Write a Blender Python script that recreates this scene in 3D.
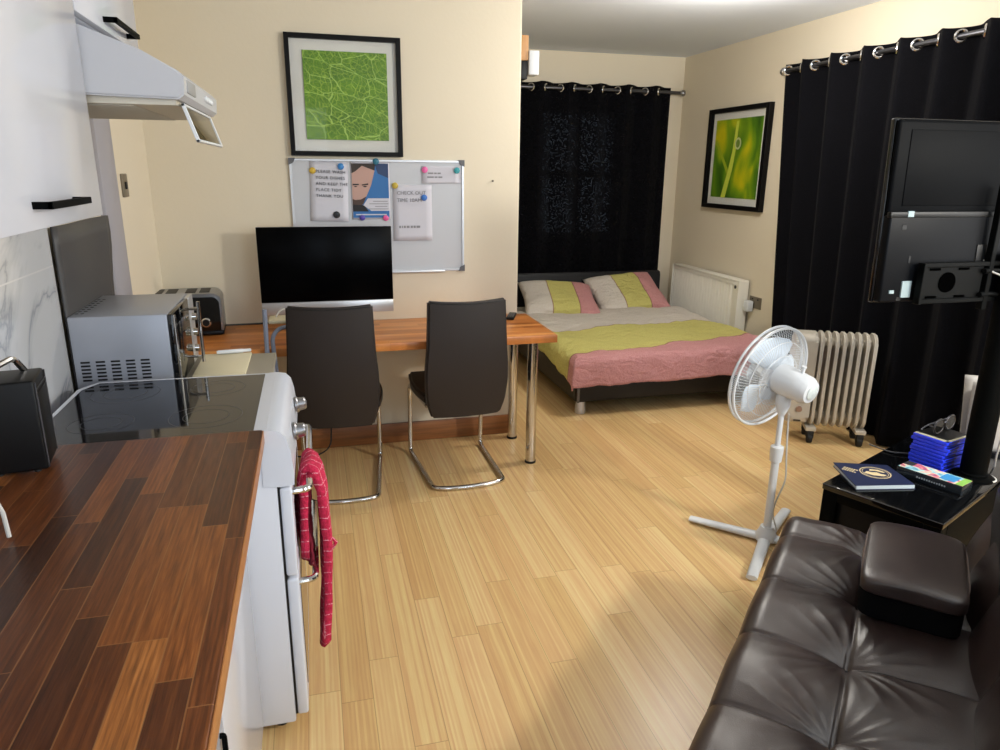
import bpy, bmesh, math, random
from mathutils import Vector, Matrix, Euler, noise
random.seed(7)
PI = math.pi
for o in list(bpy.data.objects):
    bpy.data.objects.remove(o)
S = bpy.context.scene
C = S.collection

# ------------------------------------------------------------------ camera
cam = bpy.data.cameras.new('camera')
co = bpy.data.objects.new('camera', cam)
C.objects.link(co)
S.camera = co
yaw, pitch, roll = [math.radians(a) for a in (14.725, 16.177, 0.619)]
Fw = Vector((math.sin(yaw)*math.cos(pitch), math.cos(yaw)*math.cos(pitch), -math.sin(pitch)))
R0 = Vector((math.cos(yaw), -math.sin(yaw), 0))
U0 = R0.cross(Fw)
Rt = math.cos(roll)*R0 + math.sin(roll)*U0
Up = -math.sin(roll)*R0 + math.cos(roll)*U0
mw = Matrix((Rt, Up, -Fw)).transposed().to_4x4()
mw.translation = Vector((0, 0, 1.552))
co.matrix_world = mw
cam.sensor_fit = 'HORIZONTAL'
cam.sensor_width = 36
cam.lens = 708.9/1000*36
cam.clip_start = 0.02
cam.clip_end = 100

# ------------------------------------------------------------------ light
S.view_settings.view_transform = 'Standard'
S.view_settings.look = 'None'
S.view_settings.gamma = 1
S.view_settings.use_curve_mapping = False
S.view_settings.exposure = -0.22
W = bpy.data.worlds.new('world')
S.world = W
W.use_nodes = True
bgn = W.node_tree.nodes['Background']
bgn.inputs[0].default_value = (0.62, 0.78, 1.0, 1)
bgn.inputs[1].default_value = 1.6

def area(name, loc, target, sx, sy, power, col, spread=None):
    l = bpy.data.lights.new(name, 'AREA')
    l.shape = 'RECTANGLE'
    l.size, l.size_y = sx, sy
    l.energy = power
    l.color = col
    if spread: l.spread = math.radians(spread)
    o = bpy.data.objects.new(name, l)
    C.objects.link(o)
    o.location = loc
    d = (Vector(target)-Vector(loc)).normalized()
    o.rotation_euler = d.to_track_quat('-Z', 'Z').to_euler()
    return o
# daylight entering by the assumed window behind the camera and by the assumed near side window
area('assumed_daylight_back', (2.05, -1.62, 1.65), (2.05, 3.0, 3.4), 1.5, 1.3, 56, (0.74, 0.87, 1.0))
area('assumed_daylight_side', (3.36, 0.95, 1.65), (0.0, 2.6, 2.6), 1.5, 1.3, 26, (1.0, 0.97, 0.92))
area('assumed_key_light', (3.0, 0.15, 2.15), (0.6, 3.2, 0.6), 0.26, 0.24, 72, (1.0, 0.96, 0.88))  # added key light, assumed from the sofa's shadow; no lamp fitting is modelled
def point_light(name, loc, power, col, rad):
    l = bpy.data.lights.new(name, 'POINT'); l.energy = power; l.color = col; l.shadow_soft_size = rad
    o = bpy.data.objects.new(name, l); C.objects.link(o); o.location = loc
point_light('alcove_fill_light', (2.25, 3.62, 2.24), 62, (1.0, 0.94, 0.85), .09)  # fill light added to brighten the alcove, no lamp fitting hangs there
area('assumed_daylight_left', (-0.1, -1.62, 1.5), (-0.1, 3.0, 1.0), 0.7, 1.5, 12, (0.72, 0.85, 1.0))  # added daylight by the assumed glazed door light, out of view

# ------------------------------------------------------------------ materials
def lin(c):
    r = []
    for v in c:
        v = v/255
        r.append(v/12.92 if v <= .04045 else ((v+.055)/1.055)**2.4)
    return (r[0], r[1], r[2], 1)

def mat(name, col, rough=.5, metal=0, bump=None, coat=0, var=None, spec=None, sheen=0):
    m = bpy.data.materials.new(name)
    m.use_nodes = True
    n, l = m.node_tree.nodes, m.node_tree.links
    b = n['Principled BSDF']
    b.inputs['Base Color'].default_value = lin(col)
    b.inputs['Roughness'].default_value = rough
    b.inputs['Metallic'].default_value = metal
    if coat: b.inputs['Coat Weight'].default_value = coat
    if spec is not None: b.inputs['Specular IOR Level'].default_value = spec
    if sheen: b.inputs['Sheen Weight'].default_value = sheen
    tc = n.new('ShaderNodeTexCoord')
    if var:   # (scale, strength)
        t = n.new('ShaderNodeTexNoise'); t.inputs['Scale'].default_value = var[0]; t.inputs['Detail'].default_value = 4
        l.new(tc.outputs['Object'], t.inputs['Vector'])
        mx = n.new('ShaderNodeMix'); mx.data_type = 'RGBA'
        a = lin(col); k = var[1]
        mx.inputs[6].default_value = tuple(max(0, v*(1-k)) for v in a[:3])+(1,)
        mx.inputs[7].default_value = tuple(min(1, v*(1+k)) for v in a[:3])+(1,)
        l.new(t.outputs['Fac'], mx.inputs[0]); l.new(mx.outputs[2], b.inputs['Base Color'])
    if bump:  # (scale, strength)
        t = n.new('ShaderNodeTexNoise'); t.inputs['Scale'].default_value = bump[0]; t.inputs['Detail'].default_value = 5
        l.new(tc.outputs['Object'], t.inputs['Vector'])
        bp = n.new('ShaderNodeBump'); bp.inputs['Strength'].default_value = bump[1]; bp.inputs['Distance'].default_value = .01
        l.new(t.outputs['Fac'], bp.inputs['Height']); l.new(bp.outputs[0], b.inputs['Normal'])
    return m

class NT:
    """small helper for node graphs"""
    def __init__(s, name, rough=.5):
        s.m = bpy.data.materials.new(name); s.m.use_nodes = True
        s.n, s.l = s.m.node_tree.nodes, s.m.node_tree.links
        s.b = s.n['Principled BSDF']; s.b.inputs['Roughness'].default_value = rough
        s.tc = s.n.new('ShaderNodeTexCoord')
        sp = s.n.new('ShaderNodeSeparateXYZ'); s.l.new(s.tc.outputs['Object'], sp.inputs[0])
        s.x, s.y, s.z = sp.outputs
    def put(s, v, sock):
        if isinstance(v, bpy.types.NodeSocket): s.l.new(v, sock)
        else: sock.default_value = v
    def ma(s, op, a, b=None, c=None):
        q = s.n.new('ShaderNodeMath'); q.operation = op
        s.put(a, q.inputs[0])
        if b is not None: s.put(b, q.inputs[1])
        if c is not None: s.put(c, q.inputs[2])
        return q.outputs[0]
    def vec(s, a, b, c=0.0):
        q = s.n.new('ShaderNodeCombineXYZ')
        s.put(a, q.inputs[0]); s.put(b, q.inputs[1]); s.put(c, q.inputs[2]); return q.outputs[0]
    def white(s, v, dim='2D'):
        q = s.n.new('ShaderNodeTexWhiteNoise'); q.noise_dimensions = dim
        if dim == '1D': s.l.new(v, q.inputs['W'])
        else: s.l.new(v, q.inputs['Vector'])
        return q.outputs['Value']
    def noise(s, v, scale, detail=4, rough=.5, dist=0):
        q = s.n.new('ShaderNodeTexNoise'); q.inputs['Scale'].default_value = scale; q.inputs['Detail'].default_value = detail
        q.inputs['Roughness'].default_value = rough; q.inputs['Distortion'].default_value = dist
        s.l.new(v if v is not None else s.tc.outputs['Object'], q.inputs['Vector']); return q.outputs['Fac']
    def ramp(s, f, stops, interp='LINEAR'):
        q = s.n.new('ShaderNodeValToRGB'); r = q.color_ramp; r.interpolation = interp
        while len(r.elements) < len(stops): r.elements.new(.5)
        for e, (p, c) in zip(r.elements, stops): e.position = p; e.color = lin(c)
        s.put(f, q.inputs[0]); return q.outputs[0]
    def mix(s, f, a, b, mode='MIX'):
        q = s.n.new('ShaderNodeMix'); q.data_type = 'RGBA'; q.blend_type = mode
        s.put(f, q.inputs[0]); s.put(a, q.inputs[6]); s.put(b, q.inputs[7]); return q.outputs[2]
    def col(s, c): s.put(c, s.b.inputs['Base Color'])
    def bump(s, h, st=.3, d=.005):
        q = s.n.new('ShaderNodeBump'); q.inputs['Strength'].default_value = st; q.inputs['Distance'].default_value = d
        s.l.new(h, q.inputs['Height']); s.l.new(q.outputs[0], s.b.inputs['Normal'])

def planks(name, along, across, w, L, stops, rough, gap=.012, gapc=(90, 60, 30), grain=.25, gs=90, stripes=0, bump=.1, off=0.0):
    t = NT(name, rough)
    A, X = getattr(t, along), getattr(t, across)
    r = t.ma('ADD', t.ma('DIVIDE', X, w), off)
    row = t.ma('FLOOR', r)
    c = t.ma('ADD', t.ma('DIVIDE', A, L), t.ma('MULTIPLY', t.white(row, '1D'), 7.3))
    colm = t.ma('FLOOR', c)
    idv = t.white(t.vec(row, colm))
    base = t.ramp(idv, stops)
    gv = t.vec(t.ma('MULTIPLY', X, gs), t.ma('MULTIPLY', A, gs*.045), t.ma('MULTIPLY', idv, 30))
    g = t.noise(gv, 1.0, 5, .6)
    base = t.mix(grain, base, t.ramp(g, [(.25, (70, 45, 25)), (.5, (190, 170, 150)), (.75, (255, 250, 240))]), 'OVERLAY')
    if stripes:
        st = t.white(t.vec(t.ma('FLOOR', t.ma('DIVIDE', X, stripes)), colm))
        base = t.mix(.20, base, t.ramp(st, [(0, (96, 80, 60)), (.5, (170, 160, 146)), (1, (240, 236, 226))]), 'OVERLAY')
    fr = t.ma('FRACT', r); fc = t.ma('FRACT', c)
    e1 = t.ma('LESS_THAN', t.ma('MINIMUM', fr, t.ma('SUBTRACT', 1.0, fr)), gap)
    e2 = t.ma('LESS_THAN', t.ma('MINIMUM', fc, t.ma('SUBTRACT', 1.0, fc)), gap*w/L)
    e = t.ma('MAXIMUM', e1, e2)
    t.col(t.mix(t.ma('MULTIPLY', e, .55), base, lin(gapc)))
    t.bump(g, bump, .002)
    return t.m

M = {}
M['wall'] = mat('cream_paint', (220, 209, 187), .75, var=(1.2, .03), bump=(60, .05))
M['ceil'] = mat('ceiling_paint', (222, 228, 236), .85, var=(1.0, .03))
M['floor'] = planks('bamboo_floor', 'y', 'x', .0955, 1.05, [(0, (212, 177, 122)), (.5, (219, 186, 132)), (1, (226, 196, 144))], .32, gap=.012, gapc=(140, 98, 54), grain=.13, gs=130, stripes=.0064, bump=.05)
M['worktop'] = planks('walnut_worktop', 'y', 'x', .0455, .42, [(0, (58, 31, 15)), (.35, (82, 46, 21)), (.7, (104, 60, 27)), (.88, (130, 80, 38)), (1, (158, 106, 56))], .36, gap=.022, gapc=(150, 104, 62), grain=.68, gs=190, bump=.14)
M['desk'] = planks('oak_desktop', 'x', 'y', .045, .6, [(0, (158, 92, 42)), (.4, (186, 118, 60)), (.75, (200, 134, 72)), (1, (216, 152, 88))], .33, gap=.01, gapc=(140, 86, 42), grain=.4, gs=110, bump=.06)
M['basewood'] = planks('brown_skirting', 'x', 'z', .3, 3, [(0, (128, 82, 46)), (1, (140, 92, 52))], .4, grain=.4, gs=60)
M['white_gloss'] = mat('white_gloss', (200, 202, 210), .16, spec=.4)
M['white_enamel'] = mat('white_enamel', (210, 214, 224), .25)
M['white_plastic'] = mat('white_plastic', (216, 219, 222), .38)
M['hood'] = mat('hood_paint', (188, 188, 192), .4)
M['black_plastic'] = mat('black_plastic', (12, 12, 13), .45, spec=.3)
M['black_gloss'] = mat('black_gloss', (8, 9, 11), .08)
M['black_metal'] = mat('black_metal', (6, 7, 7), .55, spec=.04)
M['black_wood'] = mat('black_wood_frame', (10, 9, 10), .45, spec=.15)
M['hob'] = mat('hob_glass', (20, 20, 24), .05)
M['hobring'] = mat('hob_print', (58, 58, 61), .3)
M['chrome'] = mat('chrome', (205, 203, 200), .12, 1)
M['steel'] = mat('brushed_steel', (165, 166, 170), .32, 1)
M['darksteel'] = mat('dark_steel', (95, 95, 100), .35, 1)
M['alu'] = mat('aluminium', (198, 198, 200), .35, .6)
M['micro'] = mat('silver_paint', (158, 162, 172), .38, .35)
M['leather_ch'] = mat('brown_leather_chair', (40, 33, 30), .5, spec=.35, bump=(260, .12), var=(3, .08))
M['leather_blk'] = mat('black_leather', (14, 13, 15), .42, bump=(180, .15), spec=.35)
M['velvet'] = None
M['glass'] = None
M['rubber'] = mat('rubber', (14, 14, 14), .7)
M['cream_top'] = mat('cream_laminate', (214, 203, 170), .4)
M['grey_top'] = mat('grey_laminate', (150, 143, 128), .5)
M['cream_board'] = mat('cream_board', (222, 212, 180), .45)
M['graphite'] = mat('dark_grey_panel', (66, 65, 66), .5, var=(6, .15))
M['lilac'] = mat('lilac_grey_trim', (158, 156, 164), .5)
M['tube'] = mat('grey_tube', (126, 134, 152), .4)
M['board'] = mat('whiteboard', (192, 194, 199), .35)
M['paper'] = mat('paper', (202, 201, 210), .6)
M['ink'] = mat('ink', (28, 28, 32), .7)
M['ink2'] = mat('pale_ink', (135, 135, 140), .7)
M['screen'] = mat('screen_glass', (3, 3, 4), .25, spec=.05)
M['rad'] = mat('radiator_enamel', (232, 228, 216), .35)
M['oil'] = mat('heater_enamel', (186, 178, 164), .42)
M['tv'] = mat('tv_back_gloss', (9, 10, 12), .5, spec=.04)
M['tv2'] = mat('tv_back_matt', (13, 14, 17), .4, spec=.08)
M['tvgrey'] = mat('tv_label', (150, 168, 172), .6)
M['mount'] = mat('mount_metal', (9, 10, 10), .5, spec=.08)
M['navy'] = mat('navy_cover', (22, 32, 66), .45)
M['gold'] = mat('cream_gold', (214, 194, 150), .5)
M['pages'] = mat('pages', (196, 208, 214), .6)
def knit():
    t = NT('pink_checked_knit', .9)
    fz = t.ma('FRACT', t.ma('DIVIDE', t.z, .034)); fy = t.ma('FRACT', t.ma('DIVIDE', t.ma('ADD', t.y, .4), .032))
    e = t.ma('MAXIMUM', t.ma('LESS_THAN', fz, .10), t.ma('LESS_THAN', fy, .12))
    dash = t.ma('GREATER_THAN', t.noise(None, 240, 2), .47)
    w = t.noise(None, 90, 3)
    t.col(t.mix(t.ma('MULTIPLY', t.ma('MULTIPLY', e, dash), .75), t.ramp(w, [(.3, (176, 20, 56)), (.7, (216, 40, 84))]), lin((232, 170, 182))))
    t.bump(t.noise(None, 220, 3), .6, .01)
    return t.m
M['pink'] = knit()
M['pinkdark'] = mat('dark_red_lining', (120, 14, 40), .85, bump=(160, .4))
M['cable'] = mat('cable_black', (16, 15, 16), .5)
M['cablew'] = mat('cable_white', (200, 198, 192), .5)
M['art_mat'] = mat('picture_mount', (226, 226, 224), .7)
M['switch'] = mat('bronze_switch', (122, 112, 96), .4, .4)
M['wood_lt'] = mat('pale_wood', (186, 140, 92), .5, var=(20, .15))

# glass (thin): mostly see-through with a sharp reflection
def thin_glass(name, tint=(251, 251, 250), refl=1.0):
    t = NT(name)
    for l in list(t.n['Material Output'].inputs[0].links): t.l.remove(l)
    tr = t.n.new('ShaderNodeBsdfTransparent'); tr.inputs[0].default_value = lin(tint)
    gl = t.n.new('ShaderNodeBsdfGlossy'); gl.inputs['Roughness'].default_value = .02
    fr = t.n.new('ShaderNodeFresnel'); fr.inputs[0].default_value = 1.45
    ms = t.n.new('ShaderNodeMixShader'); ge = t.n.new('ShaderNodeNewGeometry')
    t.l.new(t.ma('MULTIPLY', t.ma('MULTIPLY', fr.outputs[0], refl), t.ma('SUBTRACT', 1.0, ge.outputs['Backfacing'])), ms.inputs[0]); t.l.new(tr.outputs[0], ms.inputs[1]); t.l.new(gl.outputs[0], ms.inputs[2])
    t.l.new(ms.outputs[0], t.n['Material Output'].inputs[0])
    return t.m
M['glass'] = thin_glass('clear_glass')
M['picglass'] = thin_glass('picture_glass', refl=.32)
M['visor'] = thin_glass('smoked_visor', (205, 200, 180))

def velvet(name, holes):
    t = NT(name, .95); t.b.inputs['Specular IOR Level'].default_value = .08
    wv = t.noise(t.vec(t.ma('MULTIPLY', t.x, 1.0), t.ma('MULTIPLY', t.y, 1.0), t.ma('MULTIPLY', t.z, .35)), 260, 2, .6)
    t.col(t.ramp(wv, [(.3, (5, 5, 8)), (.62, (10, 10, 14)), (.8, (20, 21, 29))]))
    t.b.inputs['Sheen Weight'].default_value = .012
    t.bump(wv, .4, .004)
    if holes:
        sp = t.white(t.vec(t.ma('FLOOR', t.ma('MULTIPLY', t.x, 110.0)), t.ma('FLOOR', t.ma('MULTIPLY', t.z, 110.0))))
        ms = t.n.new('ShaderNodeMixShader'); tr = t.n.new('ShaderNodeBsdfTransparent')
        t.l.new(t.ma('MULTIPLY', t.ma('GREATER_THAN', sp, .70), holes), ms.inputs[0])
        t.l.new(t.b.outputs[0], ms.inputs[1]); t.l.new(tr.outputs[0], ms.inputs[2])
        t.l.new(ms.outputs[0], t.n['Material Output'].inputs[0])
    return t.m
M['velvet'] = velvet('black_curtain_cloth', 0)
M['velvet_thin'] = velvet('black_curtain_loose_weave', .11)

def leather_sofa():
    t = NT('brown_sofa_leather', .3); t.b.inputs['Specular IOR Level'].default_value = .75
    g = t.noise(None, 320, 3, .6); big = t.noise(None, 7, 4, .55)
    t.col(t.ramp(big, [(.3, (40, 29, 27)), (.7, (51, 38, 35))]))
    t.put(t.ma('ADD', .26, t.ma('MULTIPLY', big, .20)), t.b.inputs['Roughness'])
    t.bump(t.ma('ADD', t.ma('MULTIPLY', g, .25), big), .25, .006)
    return t.m
M['sofa'] = leather_sofa()
M['piping'] = mat('sofa_piping', (98, 84, 78), .5)

def marble():
    t = NT('marble_tile', .12)
    v = t.noise(None, 1.3, 7, .55, 1.2)
    vein = t.ma('ABSOLUTE', t.ma('SUBTRACT', v, .5))
    big = t.noise(None, 1.3, 3)
    c = t.ramp(vein, [(0, (176, 180, 188)), (.008, (206, 209, 215)), (.03, (222, 224, 229)), (1, (228, 230, 234))])
    gz = t.ma('ABSOLUTE', t.ma('SUBTRACT', t.z, 1.264))
    gy = t.ma('ABSOLUTE', t.ma('SUBTRACT', t.ma('FRACT', t.ma('DIVIDE', t.ma('ADD', t.y, .2), .6)), .5))
    e = t.ma('MAXIMUM', t.ma('LESS_THAN', gz, .0022), t.ma('LESS_THAN', gy, .003))
    t.col(t.mix(e, c, lin((236, 236, 238))))
    return t.m
M['marble'] = marble()

def bedding(name, kind):
    t = NT(name, .9)
    beige, yel, pnk, seam = (236, 226, 214), (220, 211, 124), (220, 156, 156), (140, 60, 60)
    weave = t.noise(t.vec(t.ma('MULTIPLY', t.x, 3.0), t.y, t.z), 90, 4, .7)
    if kind == 'duvet':
        wob = t.ma('MULTIPLY', t.ma('SUBTRACT', t.noise(None, 2.4, 2), .5), .22)
        q1 = t.ma('ADD', t.ma('SUBTRACT', t.y, t.ma('MULTIPLY', t.ma('SUBTRACT', t.x, 2.3), .13)), wob)   # grey / yellow
        q2 = t.ma('ADD', t.ma('SUBTRACT', t.y, t.ma('MULTIPLY', t.ma('SUBTRACT', t.x, 2.3), .20)), wob)   # yellow / pink
        a = t.ma('GREATER_THAN', q1, 4.95); b = t.ma('LESS_THAN', q2, 4.335)
        c = t.mix(b, t.mix(a, lin(yel), lin(beige)), lin(pnk))
        s = t.ma('MAXIMUM', t.ma('LESS_THAN', t.ma('ABSOLUTE', t.ma('SUBTRACT', q1, 4.95)), .005),
                 t.ma('LESS_THAN', t.ma('ABSOLUTE', t.ma('SUBTRACT', q2, 4.335)), .006))
        c = t.mix(t.ma('MULTIPLY', s, .6), c, lin(seam))
    else:
        a = t.ma('GREATER_THAN', t.x, -.10); b = t.ma('GREATER_THAN', t.x, .135)
        c = t.mix(b, t.mix(a, lin(beige), lin(yel)), lin(pnk))
        s = t.ma('MAXIMUM', t.ma('LESS_THAN', t.ma('ABSOLUTE', t.ma('ADD', t.x, .10)), .005), t.ma('LESS_THAN', t.ma('ABSOLUTE', t.ma('SUBTRACT', t.x, .135)), .005))
        c = t.mix(t.ma('MULTIPLY', s, .6), c, lin(seam))
    c = t.mix(.34, c, t.ramp(weave, [(.30, (96, 90, 92)), (.5, (196, 192, 190)), (.68, (255, 252, 250))]), 'OVERLAY')
    t.col(c)
    cr = t.noise(t.vec(t.ma('MULTIPLY', t.x, .55), t.y, t.z), 16, 6, .62, 1.2)
    t.bump(t.ma('ADD', weave, t.ma('MULTIPLY', cr, 4.0)), .75, .016)
    return t.m
M['duvet'] = bedding('striped_duvet_cotton', 'duvet')
M['pillow'] = bedding('striped_pillow_cotton', 'pillow')

def leaf():
    t = NT('leaf_print', .45)
    def vor(v, sc, feat='DISTANCE_TO_EDGE'):
        q = t.n.new('ShaderNodeTexVoronoi'); q.feature = feat; q.inputs['Scale'].default_value = sc
        t.l.new(v, q.inputs['Vector']); return q.outputs['Distance']
    wob = t.noise(None, 9, 3)
    v = t.vec(t.ma('ADD', t.ma('MULTIPLY', t.x, 1.0), t.ma('MULTIPLY', wob, .07)), t.ma('ADD', t.z, t.ma('MULTIPLY', t.x, .35)), 0.0)
    v1 = t.vec(t.ma('ADD', t.ma('MULTIPLY', t.x, .55), t.ma('MULTIPLY', wob, .05)), t.ma('ADD', t.ma('MULTIPLY', t.z, 1.0), t.ma('MULTIPLY', t.x, .3)), 0.0)
    big, mid, sm = vor(v1, 14), vor(v, 34), vor(v, 95)
    g = t.ramp(t.noise(None, 8, 4), [(.3, (60, 106, 4)), (.7, (92, 140, 10))])
    g = t.mix(t.ma('MULTIPLY', t.ma('LESS_THAN', sm, .06), .45), g, lin((146, 186, 48)))
    g = t.mix(t.ma('MULTIPLY', t.ma('LESS_THAN', mid, .034), .62), g, lin((166, 200, 72)))
    g = t.mix(t.ma('MULTIPLY', t.ma('LESS_THAN', big, .016), .75), g, lin((178, 212, 104)))
    t.col(g)
    return t.m
M['leaf'] = leaf()

def grass_bg():
    t = NT('grass_print', .45)
    v = t.noise(t.vec(0.0, t.ma('MULTIPLY', t.y, 4.6), t.ma('MULTIPLY', t.z, 2.6)), 1.0, 2, .4, .8)
    t.col(t.ramp(v, [(.28, (40, 84, 22)), (.45, (84, 132, 24)), (.58, (134, 170, 26)), (.74, (214, 206, 24))]))
    return t.m
M['grass'] = grass_bg()
M['blade'] = mat('blade_print', (214, 226, 84), .45)
M['drop'] = mat('drop_print', (206, 214, 168), .3)

# ------------------------------------------------------------------ mesh helpers
def xf(bm, vs, Mx):
    if Mx is not None:
        for v in vs: v.co = Mx @ v.co
def box(bm, x0, x1, y0, y1, z0, z1, bev=0, seg=2, Mx=None):
    r = bmesh.ops.create_cube(bm, size=1)
    vs = r['verts']
    for v in vs:
        v.co = Vector(((x0+x1)/2+v.co.x*(x1-x0), (y0+y1)/2+v.co.y*(y1-y0), (z0+z1)/2+v.co.z*(z1-z0)))
    if bev > 0:
        es = list({e for v in vs for e in v.link_edges})
        rr = bmesh.ops.bevel(bm, geom=es, offset=bev, segments=seg, profile=.5, affect='EDGES')
        vs = list({v for f in rr['faces'] for v in f.verts} | {v for v in vs if v.is_valid})
    xf(bm, vs, Mx)
    return vs
def tube(bm, pts, r, n=10, closed=False, cap=True):
    pts = [Vector(p) for p in pts]
    N = len(pts)
    rs = r if isinstance(r, (list, tuple)) else [r]*N
    rings = []
    prev = None
    for i, p in enumerate(pts):
        if closed: t = (pts[(i+1) % N]-pts[i-1])
        else: t = pts[min(i+1, N-1)]-pts[max(i-1, 0)]
        t.normalize()
        if prev is None:
            a = Vector((0, 0, 1)) if abs(t.z) < .9 else Vector((1, 0, 0))
            u = t.cross(a).normalized()
        else:
            u = (prev-t*prev.dot(t)).normalized()
        prev = u
        w = t.cross(u)
        rings.append([bm.verts.new(p+(u*math.cos(2*PI*k/n)+w*math.sin(2*PI*k/n))*rs[i]) for k in range(n)])
    for i in range(N if closed else N-1):
        a, b = rings[i], rings[(i+1) % N]
        for k in range(n):
            bm.faces.new((a[k], a[(k+1) % n], b[(k+1) % n], b[k]))
    if cap and not closed:
        bm.faces.new(rings[0][::-1]); bm.faces.new(rings[-1])
def arc_pts(pts, rad, n=6):
    """round the corners of a polyline"""
    P = [Vector(p) for p in pts]; out = [P[0]]
    for i in range(1, len(P)-1):
        a, b, c = P[i-1], P[i], P[i+1]
        d1, d2 = (a-b), (c-b)
        q = min(rad, d1.length*.49, d2.length*.49)
        s, e = b+d1.normalized()*q, b+d2.normalized()*q
        for k in range(n+1):
            t = k/n
            out.append(s*(1-t)**2+b*2*t*(1-t)+e*t*t)
    out.append(P[-1]); return out
def lathe(bm, prof, n=24, Mx=None, cap=True):
    rings = []; vs = []
    for r, z in prof:
        ring = [bm.verts.new((r*math.cos(2*PI*k/n), r*math.sin(2*PI*k/n), z)) for k in range(n)]
        rings.append(ring); vs += ring
    for a, b in zip(rings, rings[1:]):
        for k in range(n): bm.faces.new((a[k], a[(k+1) % n], b[(k+1) % n], b[k]))
    if cap:
        if prof[0][0] > 1e-5: bm.faces.new(rings[0][::-1])
        if prof[-1][0] > 1e-5: bm.faces.new(rings[-1])
    xf(bm, vs, Mx); return vs
def prism(bm, poly, a0, a1, plane='xz', Mx=None):
    """polygon in a plane, extruded along the third axis"""
    def P(p, q, a): return {'xz': (p, a, q), 'yz': (a, p, q), 'xy': (p, q, a)}[plane]
    A = [bm.verts.new(P(p, q, a0)) for p, q in poly]; B = [bm.verts.new(P(p, q, a1)) for p, q in poly]
    n = len(poly)
    for k in range(n): bm.faces.new((A[k], A[(k+1) % n], B[(k+1) % n], B[k]))
    bm.faces.new(A[::-1]); bm.faces.new(B)
    xf(bm, A+B, Mx); return A+B
def grid(bm, nu, nv, f, closeu=False):
    V = [[bm.verts.new(f(i/nu, j/nv)) for j in range(nv+1)] for i in range(nu+(0 if closeu else 1))]
    L = len(V)
    for i in range(nu):
        for j in range(nv):
            a, b = V[i], V[(i+1) % L]
            bm.faces.new((a[j], b[j], b[j+1], a[j+1]))
    return V
def T(x=0, y=0, z=0): return Matrix.Translation((x, y, z))
def RX(a): return Matrix.Rotation(math.radians(a), 4, 'X')
def RY(a): return Matrix.Rotation(math.radians(a), 4, 'Y')
def RZ(a): return Matrix.Rotation(math.radians(a), 4, 'Z')

def obj(name, bm, m, parent=None, smooth=True, ang=35, solid=0, sub=0, label=None):
    bmesh.ops.recalc_face_normals(bm, faces=bm.faces)
    me = bpy.data.meshes.new(name); bm.to_mesh(me); bm.free()
    for q in (m if isinstance(m, (list, tuple)) else [m]): me.materials.append(q)
    if smooth:
        me.shade_smooth(); me.set_sharp_from_angle(angle=math.radians(ang))
    o = bpy.data.objects.new(name, me); C.objects.link(o)
    if parent: o.parent = parent
    if solid:
        md = o.modifiers.new('thickness', 'SOLIDIFY'); md.thickness = solid; md.offset = 0
    if sub:
        md = o.modifiers.new('subdivide', 'SUBSURF'); md.levels = sub; md.render_levels = sub
    if label: o['label'] = label
    return o
def islands(name, bm, m, parent, **k):
    """one object for every separate piece of a bmesh"""
    left = set(bm.verts); out = []
    while left:
        st = [left.pop()]; isl = set(st)
        while st:
            v = st.pop()
            for e in v.link_edges:
                w = e.other_vert(v)
                if w in left: left.discard(w); isl.add(w); st.append(w)
        nb = bmesh.new(); mp = {v: nb.verts.new(v.co) for v in isl}
        for f in {f for v in isl for f in v.link_faces}:
            nb.faces.new([mp[v] for v in f.verts])
        out.append(obj(name, nb, m, parent, **k))
    bm.free(); return out
def B(): return bmesh.new()
def thing(name, label, cat, loc=(0, 0, 0), rz=0, group=None):
    o = bpy.data.objects.new(name, None); C.objects.link(o)
    o.empty_display_size = .1
    o.location = loc; o.rotation_euler = (0, 0, math.radians(rz))
    return tag(o, label, cat, group)
def tag(o, label, cat, group=None):
    o['label'] = label; o['category'] = cat
    if group: o['group'] = group
    return o
def struct(name, bm, m, smooth=False, **k):
    o = obj(name, bm, m, None, smooth, **k); o['kind'] = 'structure'; return o
def boxobj(name, ext, m, parent=None, bev=.003, Mx=None, label=None, seg=2):
    b = B(); box(b, *ext, bev=bev, Mx=Mx, seg=seg); return obj(name, b, m, parent, label=label)
def dup(root, loc=None, rz=None, label=None):
    r = root.copy(); C.objects.link(r)
    if loc is not None: r.location = loc
    if rz is not None: r.rotation_euler = (0, 0, math.radians(rz))
    if label: r['label'] = label
    for ch in list(root.children):
        c = ch.copy(); C.objects.link(c); c.parent = r
        for g in list(ch.children):
            d = g.copy(); C.objects.link(d); d.parent = c
    return r
def text(s, size, m, parent, Mx, name='lettering', ex=.0006, align='LEFT', spacing=1.0, join=None):
    cu = bpy.data.curves.new('txt', 'FONT'); cu.body = s; cu.size = size; cu.extrude = ex; cu.align_x = align
    cu.space_character = spacing; cu.resolution_u = 3
    o = bpy.data.objects.new('txt', cu); C.objects.link(o)
    bpy.context.view_layer.update()
    me = bpy.data.meshes.new_from_object(o.evaluated_get(bpy.context.evaluated_depsgraph_get()))
    bpy.data.objects.remove(o); bpy.data.curves.remove(cu)
    b = B(); b.from_mesh(me); bpy.data.meshes.remove(me)
    for v in b.verts: v.co = Mx @ v.co
    return obj(name, b, m, parent, smooth=False)

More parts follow.
